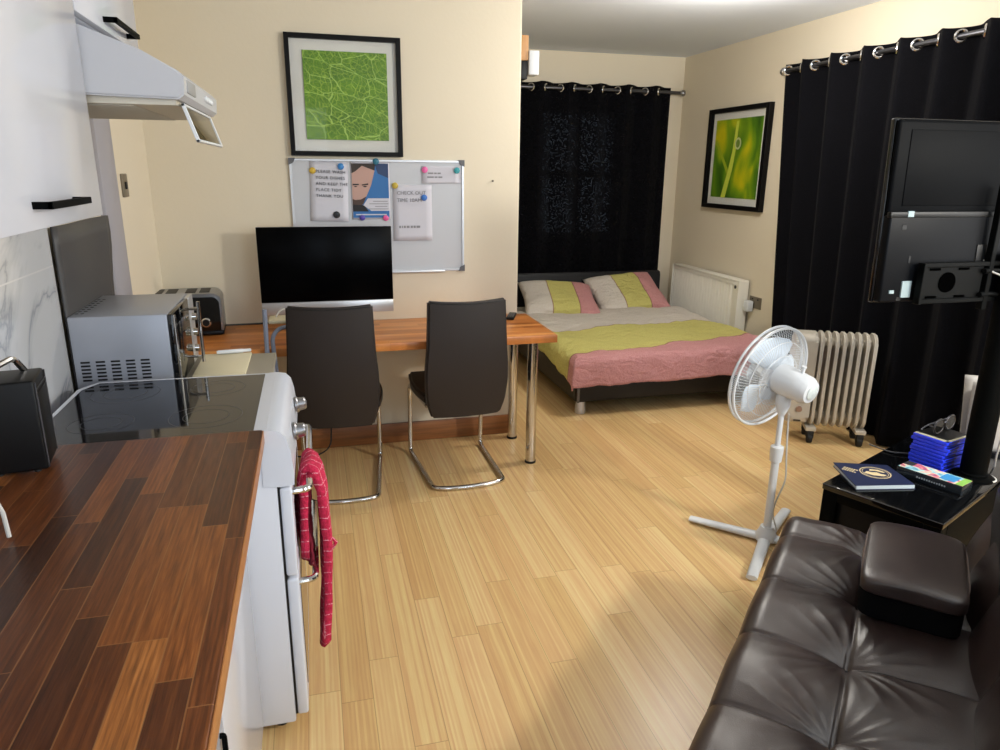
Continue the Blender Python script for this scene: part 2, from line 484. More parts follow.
# ------------------------------------------------------------------ the room
XL, XR, YF, YB, HC, XE, YN = -.762, 3.33, 3.944, 6.25, 2.53, 1.138, -1.66
def wall_holes(name, fixed_axis, pos, th, a0, a1, z0, z1, holes, m):
    """wall slab with rectangular openings; fixed_axis 'x' or 'y'; holes = (a0,a1,z0,z1)"""
    b = B()
    aa = sorted({a0, a1, *[h[0] for h in holes], *[h[1] for h in holes]})
    zz = sorted({z0, z1, *[h[2] for h in holes], *[h[3] for h in holes]})
    for i in range(len(aa)-1):
        for j in range(len(zz)-1):
            ca, cz = (aa[i]+aa[i+1])/2, (zz[j]+zz[j+1])/2
            if any(h[0] < ca < h[1] and h[2] < cz < h[3] for h in holes): continue
            if fixed_axis == 'y': box(b, aa[i], aa[i+1], pos, pos+th, zz[j], zz[j+1])
            else: box(b, pos, pos+th, aa[i], aa[i+1], zz[j], zz[j+1])
    bmesh.ops.remove_doubles(b, verts=b.verts, dist=1e-5)
    return struct(name, b, m)
b = B(); box(b, XL-.15, XR+.15, YN-.15, YB+.15, -.1, 0); struct('floor', b, M['floor'])
b = B(); box(b, XL-.15, XR+.15, YN-.15, YB+.15, HC, HC+.1); struct('ceiling', b, M['ceil'])
b = B(); box(b, XL-.15, XL, YN-.15, YF+.1, 0, HC); struct('wall_left', b, M['wall'])
b = B(); box(b, XL-.15, XE, YF, YF+.12, 0, HC, .012, 3); struct('wall_front', b, M['wall'], smooth=True)
b = B(); box(b, XE-.12, XE, YF+.12, YB, 0, HC); struct('wall_alcove', b, M['wall'])
WB = (1.98, 2.75, .95, 2.08)      # window behind the bed
WR = (2.35, 4.25, .75, 2.05)      # window behind the right curtain
WS = (.2, 1.7, 1.0, 2.3)          # assumed near side window, out of view
WN = (1.3, 2.8, 1.0, 2.3)         # assumed window behind the camera
WD = (-.45, .25, .75, 2.25)       # assumed glazed door light behind the camera
wall_holes('wall_far', 'y', YB, .15, XE-.12, XR+.15, 0, HC, [WB], M['wall'])
wall_holes('wall_right', 'x', XR, .15, YN-.15, YB, 0, HC, [WR, WS], M['wall'])
wall_holes('wall_back', 'y', YN-.15, .15, XL-.15, XR+.15, 0, HC, [WN, WD], M['wall'])
M['upvc'] = mat('window_white', (236, 236, 234), .3)
def window(name, axis, pos, W4, nv=2, nh=1, glass=True):
    a0, a1, z0, z1 = W4
    b = B()
    def bx(u0, u1, v0, v1, d=.03):
        if axis == 'y': box(b, u0, u1, pos-d, pos+d, v0, v1, .004, 1)
        else: box(b, pos-d, pos+d, u0, u1, v0, v1, .004, 1)
    f = .05
    bx(a0, a0+f, z0, z1); bx(a1-f, a1, z0, z1); bx(a0, a1, z0, z0+f); bx(a0, a1, z1-f, z1)
    for k in range(1, nv):
        c = a0+(a1-a0)*k/nv; bx(c-.025, c+.025, z0+f, z1-f, .025)
    for k in range(1, nh):
        c = z0+(z1-z0)*k/nh; bx(a0+f, a1-f, c-.025, c+.025, .025)
    o = struct(name, b, M['upvc'])
    g = B()
    if axis == 'y': box(g, a0+.02, a1-.02, pos-.003, pos+.003, z0+.02, z1-.02)
    else: box(g, pos-.003, pos+.003, a0+.02, a1-.02, z0+.02, z1-.02)
    obj('pane', g, M['glass'], o, smooth=False)
window('window_1', 'y', YB+.09, WB, 2, 2)
window('window_2', 'x', XR+.09, WR, 3, 2)
window('window_3', 'x', XR+.10, WS, 2, 1)
window('window_4', 'y', YN-.10, WN, 2, 1)
window('window_5', 'y', YN-.10, WD, 1, 2)
b = B(); box(b, XL, XE-.004, YF-.018, YF, 0, .118, .004); struct('baseboard_front', b, M['basewood'], smooth=True)
b = B(); box(b, XL, XL+.022, 2.995, 3.225, 0, 2.30, .004); struct('trim_1', b, M['lilac'], smooth=True)
b = B(); box(b, XL, -.75, -.9, 2.375, .80, 1.60, .001); struct('trim_2', b, M['marble'], smooth=True)
# white door lining behind the camera (it shows only as a reflection in the picture glass)
b = B()
box(b, .74, .80, YN, YN+.03, 0, 2.40, .003); box(b, -.62, .80, YN, YN+.03, 2.36, 2.42, .003); box(b, -.62, -.56, YN, YN+.03, 0, 2.40, .003)
struct('trim_3', b, M['upvc'], smooth=True)

# ------------------------------------------------------------------ kitchen run
b = B(); box(b, -.748, -.15, -.9, 1.7555, .886, .9225, .004, 3)
M['worktop'].node_tree.nodes['Principled BSDF'].inputs['Specular IOR Level'].default_value = .32
wt_ = obj('worktop', b, M['worktop'])
boxobj('edge_strip', (-.1502, -.1475, -.9, 1.7553, .8862, .9205), mat('worktop_edge', (166, 108, 58), .4, var=(30, .15)), wt_, .001)
tag(wt_, 'dark walnut block worktop running up to the white cooker', 'worktop')

t = thing('base_cabinet', 'white base cabinet under the dark walnut worktop, beside the cooker', 'cabinet', (-.45, .4, 0))
def at(o): return -Vector(o.location)
def P(name, ext, m, par, bev=.003, label=None, seg=2):
    l = par.location
    return boxobj(name, (ext[0]-l.x, ext[1]-l.x, ext[2]-l.y, ext[3]-l.y, ext[4]-l.z, ext[5]-l.z), m, par, bev, label=label, seg=seg)
P('carcass', (-.745, -.235, -.85, 1.738, .09, .882), M['white_enamel'], t)
P('plinth', (-.70, -.27, -.85, 1.738, .0, .088), M['white_enamel'], t)
for y0, y1 in ((-.85, -.02), (-.015, .575), (.58, 1.165), (1.17, 1.737)):
    d = P('door', (-.233, -.213, y0, y1, .06, .87), M['white_gloss'], t, .006)
    bb = B(); l = t.location
    yy = y1-.045
    tube(bb, arc_pts([(-.213-l.x, yy-l.y, .46), (-.206-l.x, yy-l.y, .46), (-.206-l.x, yy-l.y, .58), (-.213-l.x, yy-l.y, .58)], .008, 3), .005, 8)
    if y1 < 1.5: obj('handle', bb, M['black_metal'], d)
    else: bb.free()

# cooker ---------------------------------------------------------------
ck = thing('cooker', 'white freestanding electric cooker with a black ceramic hob', 'cooker', (-.42, 2.03, 0))
cx, cy = .42, -2.03
Y0, Y1 = 1.757, 2.303
b = B(); box(b, -.70+cx, -.128+cx, Y0+cy, Y1+cy, .03, .885, .006)
obj('body', b, M['white_enamel'], ck)
b = B()
for x in (-.66, -.17):
    for y in (Y0+.05, Y1-.05): lathe(b, [(.02, 0), (.02, .03)], 12, T(x+cx, y+cy, 0))
islands('foot', b, M['rubber'], ck)
# hob frame: rounded rim and the glass
b = B()
prism(b, [(-.70+cx, Y0+cy), (-.135+cx, Y0+cy), (-.135+cx, Y1+cy), (-.66+cx, Y1+cy), (-.70+cx, Y1-.07+cy)], .885, .918, 'xy')
bmesh.ops.bevel(b, geom=[e for e in b.edges], offset=.006, segments=2, affect='EDGES')
obj('hob_rim', b, M['white_enamel'], ck)
b = B()
prism(b, [(-.683+cx, Y0+.001+cy), (-.172+cx, Y0+.001+cy), (-.172+cx, Y1-.022+cy), (-.648+cx, Y1-.022+cy), (-.680+cx, Y1-.085+cy)], .905, .9195, 'xy')
hb = obj('hob_glass', b, M['hob'], ck, smooth=False)
for x, y, r in ((-.30, 1.90, .09), (-.55, 1.90, .075), (-.30, 2.16, .075), (-.55, 2.16, .09)):
    b = B()
    for rr in (r, r*.62):
        n = 48
        for k in range(n):
            a0, a1 = 2*PI*k/n, 2*PI*(k+1)/n
            q = [b.verts.new((x+cx+(rr+d)*math.cos(a), y+cy+(rr+d)*math.sin(a), .9198)) for a in (a0, a1) for d in (0, .0018)]
            b.faces.new((q[0], q[1], q[3], q[2]))
    bmesh.ops.remove_doubles(b, verts=b.verts, dist=1e-5)
    islands('heating_ring', b, M['hobring'], hb, smooth=False)
# control panel: rounded fascia
b = B()
prism(b, [(-.160, .765), (-.118, .762), (-.084, .765), (-.082, .80), (-.088, .862), (-.096, .897), (-.112, .913), (-.135, .917), (-.160, .917)], Y0-.002+cy, Y1+.002+cy, 'xz', T(cx, 0, 0))
obj('control_panel', b, M['white_enamel'], ck, ang=50)
for y in (1.945, 2.185):
    b = B()
    lathe(b, [(.025, 0), (.025, .006), (.021, .010), (.019, .028), (.015, .032), (.0, .032)], 18, T(-.083+cx, y+cy, .842) @ RY(82))
    box(b, -.003, .003, -.015, .015, .022, .034, .001, 1, T(-.083+cx, y+cy, .842) @ RY(82))
    obj('knob', b, M['steel'], ck)
for z0, z1, hz in ((.497, .755, .745), (.05, .487, .475)):
    b = B(); box(b, -.122+cx, -.092+cx, Y0+.003+cy, Y1-.003+cy, z0, z1, .007, 3)
    d = obj('oven_door', b, M['white_enamel'], ck)
    b = B(); box(b, -.0925+cx, -.0905+cx, Y0+.07+cy, Y1-.07+cy, z0+.05, z1-.07, .001, 1)
    obj('door_glass', b, M['black_gloss'], d)
    b = B()
    tube(b, arc_pts([(-.093+cx, Y0+.03+cy, hz-.012), (-.048+cx, Y0+.03+cy, hz-.008), (-.048+cx, Y1-.03+cy, hz-.008), (-.093+cx, Y1-.03+cy, hz-.012)], .02, 5), .0095, 10)
    obj('handle', b, M['chrome'], d)
b = B(); box(b, -.128+cx, -.1215+cx, Y0+.01+cy, Y1-.01+cy, .05, .757)
obj('door_gasket', b, M['black_plastic'], ck, smooth=False)

# oven glove over the upper handle -----------------------------------------
gl = thing('oven_glove', 'pink checked knitted oven glove draped over the cooker handle', 'oven glove', (-.048, 1.93, .74))
def strip(pts, w, th, ys=0, nseg=3):
    """cloth strip along a polyline in x/z with width along y and rounded ends"""
    bb = B()
    n = len(pts)
    def f(u, v):
        i = min(int(u*(n-1)), n-2); q = u*(n-1)-i
        p = Vector(pts[i])*(1-q)+Vector(pts[i+1])*q
        end = min(1, u/.05, (1-u)/.10) if u < 1 else 0
        ww = w*(max(.05, 1-(1-max(0, end))**2))**.5
        y = (v-.5)*ww
        x = p.x + .006*math.sin(9*u+7*v) + .005*noise.noise(Vector((u*12, v*4, 1)))
        return Vector((x, y+ys+.01*math.sin(5*u), p.z))
    grid(bb, 40, 8, f)
    return bb
pts = [(-.026, 0, -.29), (-.028, 0, -.15), (-.022, 0, -.04), (-.012, 0, .004), (.004, 0, .016), (.020, 0, .004), (.030, 0, -.05), (.034, 0, -.20), (.028, 0, -.36), (.016, 0, -.50), (.012, 0, -.575)]
o = obj('knitted_band', strip(pts, .13, .01), M['pink'], gl, solid=.022, ang=180)
o = obj('pocket_lining', strip([(-.006, 0, -.03), (-.010, 0, -.12), (-.012, 0, -.2), (-.010, 0, -.30)], .10, .01), M['pinkdark'], gl, solid=.008, ang=180)
b = B(); tube(b, [(.036, -.04, -.225), (.052, -.044, -.212), (.06, -.044, -.225), (.052, -.042, -.240), (.038, -.04, -.235)], .006, 8)
obj('hanging_loop', b, M['pink'], gl)

# wall cabinets -------------------------------------------------------------
def gloss_handle(par, x, y0, y1, z, m, bend=None):
    bb = B()
    pts = [(x, y0, z), (x+.026, y0, z-.002), (x+.027, y1, z-.002), (x, y1, z)]
    for a, c in zip(pts, pts[1:]):
        d = Vector(c)-Vector(a)
        mid = (Vector(a)+Vector(c))/2
        box(bb, min(a[0], c[0])-.004, max(a[0], c[0])+.004, min(a[1], c[1])-.004, max(a[1], c[1])+.004, z-.007, z+.005, .001, 1)
    return obj('handle', bb, m, par)
wc = thing('wall_cabinet', 'white gloss wall cabinet with a black bar handle above the marble tiles', 'cabinet', (-.6, 1.2, 1.445))
P('carcass', (-.748, -.461, .55, 1.752, 1.445, 2.36), M['white_enamel'], wc)
for y0, y1, hy0, hy1 in ((.552, 1.148, .6, .9), (1.154, 1.7515, 1.345, 1.56)):
    d = P('door', (-.460, -.440, y0, y1, 1.447, 2.358), M['white_gloss'], wc, .002)
    bb = gloss_handle(d, -.44+.6, hy0-1.2, hy1-1.2, 1.488-1.445, M['black_metal'])
hc = thing('hood_cabinet', 'short white cabinet over the extractor hood with a black bow handle', 'cabinet', (-.6, 2.05, 1.852))
P('carcass', (-.748, -.461, 1.757, 2.353, 1.852, 2.36), M['white_enamel'], hc)
d = P('door', (-.460, -.440, 1.759, 2.351, 1.854, 2.358), M['white_gloss'], hc, .002)
gloss_handle(d, .16, 1.985-2.05, 2.215-2.05, .026, M['black_metal'])

hd = thing('extractor_hood', 'white extractor hood with a flip-out glass visor over the cooker', 'extractor hood', (-.5, 2.05, 1.685))
b = B()
prism(b, [(-.748, 1.70), (-.262, 1.690), (-.250, 1.70), (-.248, 1.737), (-.258, 1.748), (-.325, 1.785), (-.437, 1.828), (-.50, 1.848), (-.748, 1.848)], 1.758, 2.352, 'xz')
xf(b, b.verts, T(.5, -2.05, -1.685))
bmesh.ops.bevel(b, geom=[e for e in b.edges if abs((e.verts[0].co-e.verts[1].co).y) < .01], offset=.004, segments=2, affect='EDGES')
obj('canopy', b, M['hood'], hd)
b = B()
box(b, -.72+.5, -.27+.5, 1.775-2.05, 2.335-2.05, -.006, .016)
for k in range(26):
    y = 1.80+k*.0205
    box(b, -.70+.5, -.36+.5, y-2.05, y+.007-2.05, -.0085, -.0055)
obj('filter_grille', b, mat('grille_metal', (196, 188, 172), .4, .3), hd, smooth=False)
fr = [(0, 0), (.46, 0), (.46, .085), (0, .085)]
VM = T(-.262+.5, 1.80-2.05, .0) @ RY(-18) @ Matrix(((0, 0, 1, 0), (1, 0, 0, 0), (0, -1, 0, 0), (0, 0, 0, 1)))
b = B()
for (x0, x1, y0, y1) in ((0, .46, 0, .006), (0, .46, .079, .085), (0, .008, 0, .085), (.452, .46, 0, .085)): box(b, x0, x1, y0, y1, -.004, .004, .001, 1, VM)
v = obj('visor_frame', b, M['white_plastic'], hd)
b = B(); box(b, .006, .454, .004, .081, -.0015, .0015, 0, 1, VM)
obj('visor_pane', b, M['visor'], v, smooth=False)
b = B(); box(b, -.2525+.5, -.2465+.5, 1.80-2.05, 1.92-2.05, .022, .050, .002)
obj('lamp_slot', b, mat('slot_grey', (150, 150, 150), .5), hd)
for k in range(4):
    b = B(); lathe(b, [(.008, 0), (.008, .004), (.006, .006), (0, .006)], 12, T(-.2485+.5, 2.10+k*.035-2.05, .034) @ RY(85))
    obj('button', b, M['white_plastic'], hd)

# dark panel behind the microwave ---------------------------------------------
b = B()
grid(b, 16, 10, lambda u, v: Vector((-.742+.006*math.sin(7*u)*v+(.012*u*v), 2.385+.545*u+.02*math.sin(9*v)*u, .80+.575*v)))
tag(obj('splash_panel', b, M['graphite'], solid=.008), 'dark grey splashback panel on the wall behind the microwave', 'panel')

# low cabinet past the cooker -----------------------------------------------
lc = thing('low_cabinet', 'low cream cabinet between the cooker and the desk, carrying the microwave', 'cabinet', (-.46, 2.58, 0))
P('carcass', (-.73, -.19, 2.325, 2.80, .02, .835), M['white_enamel'], lc)
P('top', (-.735, -.165, 2.322, 2.81, .835, .858), M['grey_top'], lc)
P('door', (-.19, -.172, 2.33, 2.795, .06, .83), M['white_enamel'], lc)
bb = B(); box(bb, -.425, -.252, 2.50, 2.795, .8585, .8685, .004)
tag(obj('cutting_board', bb, M['cream_board']), 'cream cutting board lying beside the microwave', 'cutting board')
bb = B(); Mx = T(-.315, 2.785, .877) @ RZ(7) @ RY(90)
lathe(bb, [(.0, -.062), (.006, -.062), (.008, -.055), (.008, .03), (.0065, .034), (.0065, .06), (0, .062)], 12, Mx)
tag(obj('marker_pen', bb, M['white_plastic']), 'white capped pen lying on the cream board', 'pen')

# microwave ---------------------------------------------------------------
mw_ = thing('microwave', 'silver microwave seen from its vented side, on the low cabinet', 'microwave', (-.59, 2.56, .8595))
def mP(name, ext, m, par=mw_, bev=.003): return boxobj(name, (ext[0]+.59, ext[1]+.59, ext[2]-2.56, ext[3]-2.56, ext[4]-.8595, ext[5]-.8595), m, par, bev)
mP('casing', (-.735, -.455, 2.365, 2.765, .868, 1.108), M['micro'], bev=.005)
dd = mP('door', (-.454, -.438, 2.365, 2.66, .870, 1.106), M['black_gloss'])
mP('control_strip', (-.454, -.438, 2.662, 2.765, .870, 1.106), M['alu'])
bb = B()
Hm = lambda x, y, z: (x+.59, y-2.56, z-.8595)
tube(bb, [Hm(-.400, 2.62, .885), Hm(-.400, 2.62, 1.10)], .006, 8)
for z in (.905, 1.075): tube(bb, [Hm(-.44, 2.62, z), Hm(-.400, 2.62, z)], .005, 8)
obj('handle', bb, M['chrome'], dd)
bb = B()
tube(bb, [Hm(-.433, 2.366, .872), Hm(-.433, 2.366, 1.104)], .0035, 6)
obj('door_trim', bb, M['chrome'], dd)
for z in (.915, .975, 1.03):
    bb = B(); lathe(bb, [(.014, 0), (.012, .014), (0, .014)], 14, T(*Hm(-.438, 2.715, z)) @ RY(90)); obj('knob', bb, M['chrome'], mw_)
bb = B()
for c in range(5):
    for r in range(6):
        x = -.716+c*.0425; z = .905+r*.0115
        box(bb, x+.59, x+.026+.59, 2.3635-2.56, 2.366-2.56, z-.8595, z+.0055-.8595)
obj('side_vents', bb, M['black_plastic'], mw_, smooth=False)
bb = B()
for r in range(8):
    y = 2.42+r*.036
    for x in (-.722, -.706): lathe(bb, [(.0055, 0), (.0055, .0012)], 8, T(x+.59, y-2.56, 1.1075-.8595))
islands('vent_hole', bb, M['black_plastic'], mw_, smooth=False)
bb = B()
for x in (-.70, -.48):
    for y in (2.40, 2.73): lathe(bb, [(.012, 0), (.012, .010)], 10, T(x+.59, y-2.56, -.001))
islands('foot', bb, M['rubber'], mw_)

# small black radio at the left ------------------------------------------------
rd = thing('radio', 'small black box radio with a metal carry handle on the worktop', 'radio', (-.628, 1.645, .9225), 9)
rd.scale = (1.12, 1.06, 1.14)
b = B(); box(b, -.055, .040, -.055, .055, .004, .176, .005, 3); obj('casing', b, M['black_plastic'], rd)
b = B(); box(b, .0395, .0425, -.045, .046, .014, .150, .002); obj('speaker_cloth', b, M['black_plastic'], rd)
b = B()
for y in (-.052, .052): tube(b, [(.041, y, .008), (.041, y, .172)], .0016, 6)
tube(b, [(.041, -.052, .158), (.041, .052, .158)], .0013, 6)
obj('trim_line', b, M['darksteel'], rd)
b = B(); tube(b, arc_pts([(-.035, -.045, .172), (-.030, -.045, .198), (.0, .02, .206), (.012, .038, .176)], .012, 5), .006, 8); obj('carry_handle', b, M['chrome'], rd)
b = B(); 
for y in (-.045, .045): lathe(b, [(.006, 0), (.006, .005)], 8, T(.02, y, 0)); lathe(b, [(.006, 0), (.006, .005)], 8, T(-.04, y, 0))
islands('foot', b, M['rubber'], rd)
b = B(); tube(b, [(-.545, 1.29, .926), (-.548, 1.292, .97), (-.562, 1.288, 1.03), (-.60, 1.27, 1.06)], .004, 8)
tag(obj('charging_cable', b, M['cablew']), 'white cable end at the left edge of the worktop', 'cable')

# light switch ---------------------------------------------------------------
sw = thing('light_switch', 'bronze light switch plate on the cream wall left of the toaster', 'light switch', (XL, 3.41, 1.47))
b = B(); box(b, 0, .008, -.045, .045, -.048, .048, .003); obj('plate', b, M['switch'], sw)
b = B(); box(b, .008, .014, -.012, .012, -.015, .015, .002); obj('rocker', b, M['black_plastic'], sw)

# ------------------------------------------------------------------ desk
dk = thing('desk', 'long oak desk along the cream wall on round chrome legs', 'desk', (.2, 3.65, 0))
P('desktop', (-.758, 1.189, 3.365, 3.941, .698, .738), M['desk'], dk, .003)
for x, y in ((1.09, 3.47), (1.09, 3.85), (-.70, 3.85)):
    b = B(); lathe(b, [(.0275, .012), (.0275, .690), (.045, .692), (.045, .698)], 24, T(x-.2, y-3.65, 0))
    lg = obj('leg', b, M['chrome'], dk)
    b = B(); lathe(b, [(.030, 0), (.030, .012)], 24, T(x-.2, y-3.65, 0)); obj('foot', b, M['rubber'], lg)

# toaster -----------------------------------------------------------------
ts = thing('toaster', 'black and silver four-slot toaster on the desk behind the microwave', 'toaster', (-.64, 3.775, .738), 3)
ts.scale = (1.18, 1.0, 1.2)
def rprof(w, h, r, n=6):
    p = [(-w, 0), (w, 0)]
    for k in range(n+1):
        a = PI/2*k/n; p.append((w-r+r*math.cos(a), h-r+r*math.sin(a)))
    for k in range(n+1):
        a = PI/2+PI/2*k/n; p.append((-w+r+r*math.cos(a), h-r+r*math.sin(a)))
    return p
b = B(); prism(b, rprof(.150, .155, .035), -.06, .14, 'xz', T(0, 0, .020)); obj('shell', b, M['steel'], ts, ang=50)
b = B(); prism(b, rprof(.143, .140, .030), -.075, -.058, 'xz', T(-.001, 0, .022)); fa = obj('front_panel', b, M['black_gloss'], ts, ang=50)
b = B(); box(b, -.15, .15, -.072, .14, .003, .020, .004); obj('base', b, M['black_plastic'], ts)
b = B(); lathe(b, [(.020, 0), (.020, .012), (.016, .016), (0, .016)], 20, T(.085, -.075, .058) @ RX(90)); k_ = obj('dial', b, M['chrome'], fa)
b = B(); lathe(b, [(.014, 0), (.013, .004), (0, .004)], 20, T(.085, -.0905, .058) @ RX(90)); obj('dial_cap', b, M['black_plastic'], k_)
b = B(); box(b, .026, .056, -.077, -.074, .112, .124, .002); obj('badge', b, mat('cream_badge', (206, 190, 150), .4), fa)
for x in (-.10, -.045, .03, .085):
    b = B(); prism(b, [(x-.02, -.02), (x+.02, -.02), (x+.02, .11), (x-.02, .11)], .1755, .177, 'xy'); obj('slot', b, M['black_plastic'], ts, smooth=False)
b = B(); tube(b, [(.15, .10, .012), (.20, .135, .006), (.32, .140, .005), (.55, .12, .005)], .004, 8); obj('power_cord', b, M['cable'], ts)

# desktop computer -------------------------------------------------------------
ic = thing('desktop_computer', 'large black-screened desktop computer with a silver chin on the desk', 'computer', (.062, 3.80, .738))
b = B(); box(b, -.332, .332, -.06, -.038, .085, .528, .004, 2); pn = obj('back_shell', b, M['alu'], ic)
b = B(); box(b, -.332, .332, -.066, -.059, .150, .528, .003, 2); obj('screen', b, M['screen'], ic)
b = B(); box(b, -.332, .332, -.066, -.059, .085, .149, .003, 2); obj('chin', b, M['alu'], ic)
b = B(); prism(b, [(.10, 0), (.11, .004), (-.0, .30), (-.035, .30)], -.09, .09, 'yz'); 
obj('stand_neck', b, M['alu'], ic, smooth=False)
b = B(); box(b, -.10, .10, -.10, .11, 0, .006, .002); obj('stand_foot', b, M['alu'], ic)

# grey tubular stand --------------------------------------------------------
st = thing('tray_stand', 'grey tubular stand with a white tray between the cooker and the left chair', 'stand', (-.21, 3.335, 0))
b = B(); tube(b, [(-.04, 0, .012), (-.028, 0, .5), (-.022, .005, .93)], .011, 10); obj('upright', b, M['tube'], st)
b = B(); tube(b, arc_pts([(.035, 0, .012), (.016, 0, .50), (.002, 0, .80), (.03, .02, .835), (.10, .05, .842)], .03, 5), .010, 10); obj('brace', b, M['tube'], st)
b = B(); tube(b, [(-.07, 0, .012), (.06, 0, .012)], .012, 8); obj('floor_bar', b, M['tube'], st)
b = B(); box(b, -.012, .16, .035, .16, .852, .872, .008, 3); tr = obj('tray', b, M['cream_board'], st)
b = B(); tube(b, arc_pts([(.02, .10, .874), (.04, .11, .905), (.09, .12, .91), (.13, .10, .876)], .03, 4), .004, 8); obj('cable_loop', b, M['cablew'], tr)

# dining chairs ------------------------------------------------------------
def chair(label, loc, rz):
    t = thing('cantilever_chair', label, 'chair', loc, rz, 'chairs at the desk')
    # local: x right, y forward (towards the desk), origin under the middle of the base
    hw = [(.0, .176), (.12, .200), (.30, .211), (.45, .209), (.60, .201), (.80, .196), (1.0, .192)]
    def width(v):
        for (a, wa), (c, wc_) in zip(hw, hw[1:]):
            if v <= c: return wa+(wc_-wa)*(v-a)/(c-a)
        return hw[-1][1]
    def shell(th):
        def f(u, v):
            s = u*2-1
            z = .362+.592*v-.018*(v**8)*(1-abs(s))**1.0*0-.010*(1-s*s)*(v > .98)
            y = -.205-.03*v+.06*(1-v)**2*0 + .020*s*s - .035*math.sin(PI*v)*.5
            return Vector((s*width(v), y+th, z))
        return f
    b = B()
    n, m_ = 14, 22
    A = grid(b, n, m_, shell(-.020)); D = grid(b, n, m_, shell(.022))
    for j in range(m_):
        b.faces.new((A[0][j], A[0][j+1], D[0][j+1], D[0][j])); b.faces.new((A[n][j], A[n][j+1], D[n][j+1], D[n][j]))
    for i in range(n):
        b.faces.new((A[i][0], A[i+1][0], D[i+1][0], D[i][0])); b.faces.new((A[i][m_], A[i+1][m_], D[i+1][m_], D[i][m_]))
    bmesh.ops.recalc_face_normals(b, faces=b.faces)
    es = [e for e in b.edges if len(e.link_faces) == 2 and e.calc_face_angle(0) > 1.0]
    bmesh.ops.bevel(b, geom=es, offset=.009, segments=3, affect='EDGES')
    br = obj('backrest', b, M['leather_ch'], t, ang=60)
    b = B(); tube(b, [(s*.0265*7, -.235+.020*(s*s)-.018, .944-.008*(1-s*s)) for s in [k/8-1 for k in range(17)]], .003, 6)
    obj('top_seam', b, M['leather_blk'], br)
    b = B()
    def sf(u, v):
        s = u*2-1
        w = .205+.022*math.sin(PI*min(1, v*1.1)) 
        return Vector((s*w, -.17+.45*v, .475+.010*math.sin(PI*v)*(1-s*s)))
    A = grid(b, 12, 12, sf); D = grid(b, 12, 12, lambda u, v: sf(u, v)-Vector((0, 0, .05)))
    for j in range(12):
        b.faces.new((A[0][j], A[0][j+1], D[0][j+1], D[0][j])); b.faces.new((A[12][j], A[12][j+1], D[12][j+1], D[12][j]))
        b.faces.new((A[j][0], A[j+1][0], D[j+1][0], D[j][0])); b.faces.new((A[j][12], A[j+1][12], D[j+1][12], D[j][12]))
    bmesh.ops.recalc_face_normals(b, faces=b.faces)
    es = [e for e in b.edges if len(e.link_faces) == 2 and e.calc_face_angle(0) > 1.0]
    bmesh.ops.bevel(b, geom=es, offset=.012, segments=3, affect='EDGES')
    obj('seat', b, M['leather_blk'], t, ang=60)
    b = B()
    pts = [(-.19, -.15, .415), (-.205, .235, .415), (-.205, .262, .012), (-.184, -.262, .012)]
    back = [(-.10, -.285, .012), (0, -.292, .012), (.10, -.285, .012)]
    path = arc_pts(pts+back+[(-p[0], p[1], p[2]) for p in pts[::-1]], .035, 6)
    tube(b, path, .0125, 10)
    obj('frame', b, M['chrome'], t, ang=60)
    b = B()
    for s in (-1, 1): tube(b, [(s*.19, -.15, .415), (s*.165, -.20, .41), (s*.15, -.215, .50)], .0105, 8)
    islands('back_bracket', b, M['chrome'], t, ang=60)
    return t
c2 = chair('brown leather cantilever chair at the right end of the desk', (.684, 3.50, 0), 3)
c1 = dup(c2, (.070, 3.475, 0), -4, 'brown leather cantilever chair in front of the desktop computer')

# remote on the desk
rm = thing('remote_control', 'small black remote control at the right end of the desk', 'remote control', (1.075, 3.845, .738), -22)
b = B(); box(b, -.022, .022, -.075, .075, .001, .016, .005, 3); obj('casing', b, M['black_plastic'], rm)
b = B()
for i in range(3):
    for j in range(5): lathe(b, [(.004, 0), (.004, .002)], 8, T(-.012+.012*i, -.05+.02*j, .0155))
obj('button_pad', b, mat('remote_keys', (96, 98, 102), .5), rm)
# black cable hanging under the desk
b = B(); tube(b, arc_pts([(.055, 3.90, .69), (.05, 3.91, .35), (.03, 3.86, .03), (-.05, 3.80, .006), (-.2, 3.83, .006)], .08, 6), .004, 8)
tag(obj('hanging_cable', b, M['cable']), 'black cable hanging under the desk behind the left chair', 'cable')

# ------------------------------------------------------------------ pictures and board on the front wall
def frame_bm(w, h, fw, d, z=0):
    b = B()
    for (x0, x1, z0, z1) in ((0, fw, 0, h), (w-fw, w, 0, h), (fw, w-fw, 0, fw), (fw, w-fw, h-fw, h)):
        box(b, x0, x1, -d, 0, z0, z1, .0015, 1)
    return b
pl = thing('framed_leaf_picture', 'square black frame with a green leaf-vein print above the whiteboard', 'picture', (-.08, YF, 1.609))
pw, ph = .568, .574
obj('frame', frame_bm(pw, ph, .023, .036), M['black_wood'], pl)
b = B(); box(b, .02, pw-.02, -.010, 0, .02, ph-.02); obj('mount', b, M['art_mat'], pl, smooth=False)
b = B(); box(b, .083, .498, -.018, -.010, .080, .500, .001, 1); obj('leaf_print', b, M['leaf'], pl)
b = B(); box(b, .02, pw-.02, -.030, -.028, .02, ph-.02); obj('glass', b, M['picglass'], pl, smooth=False)

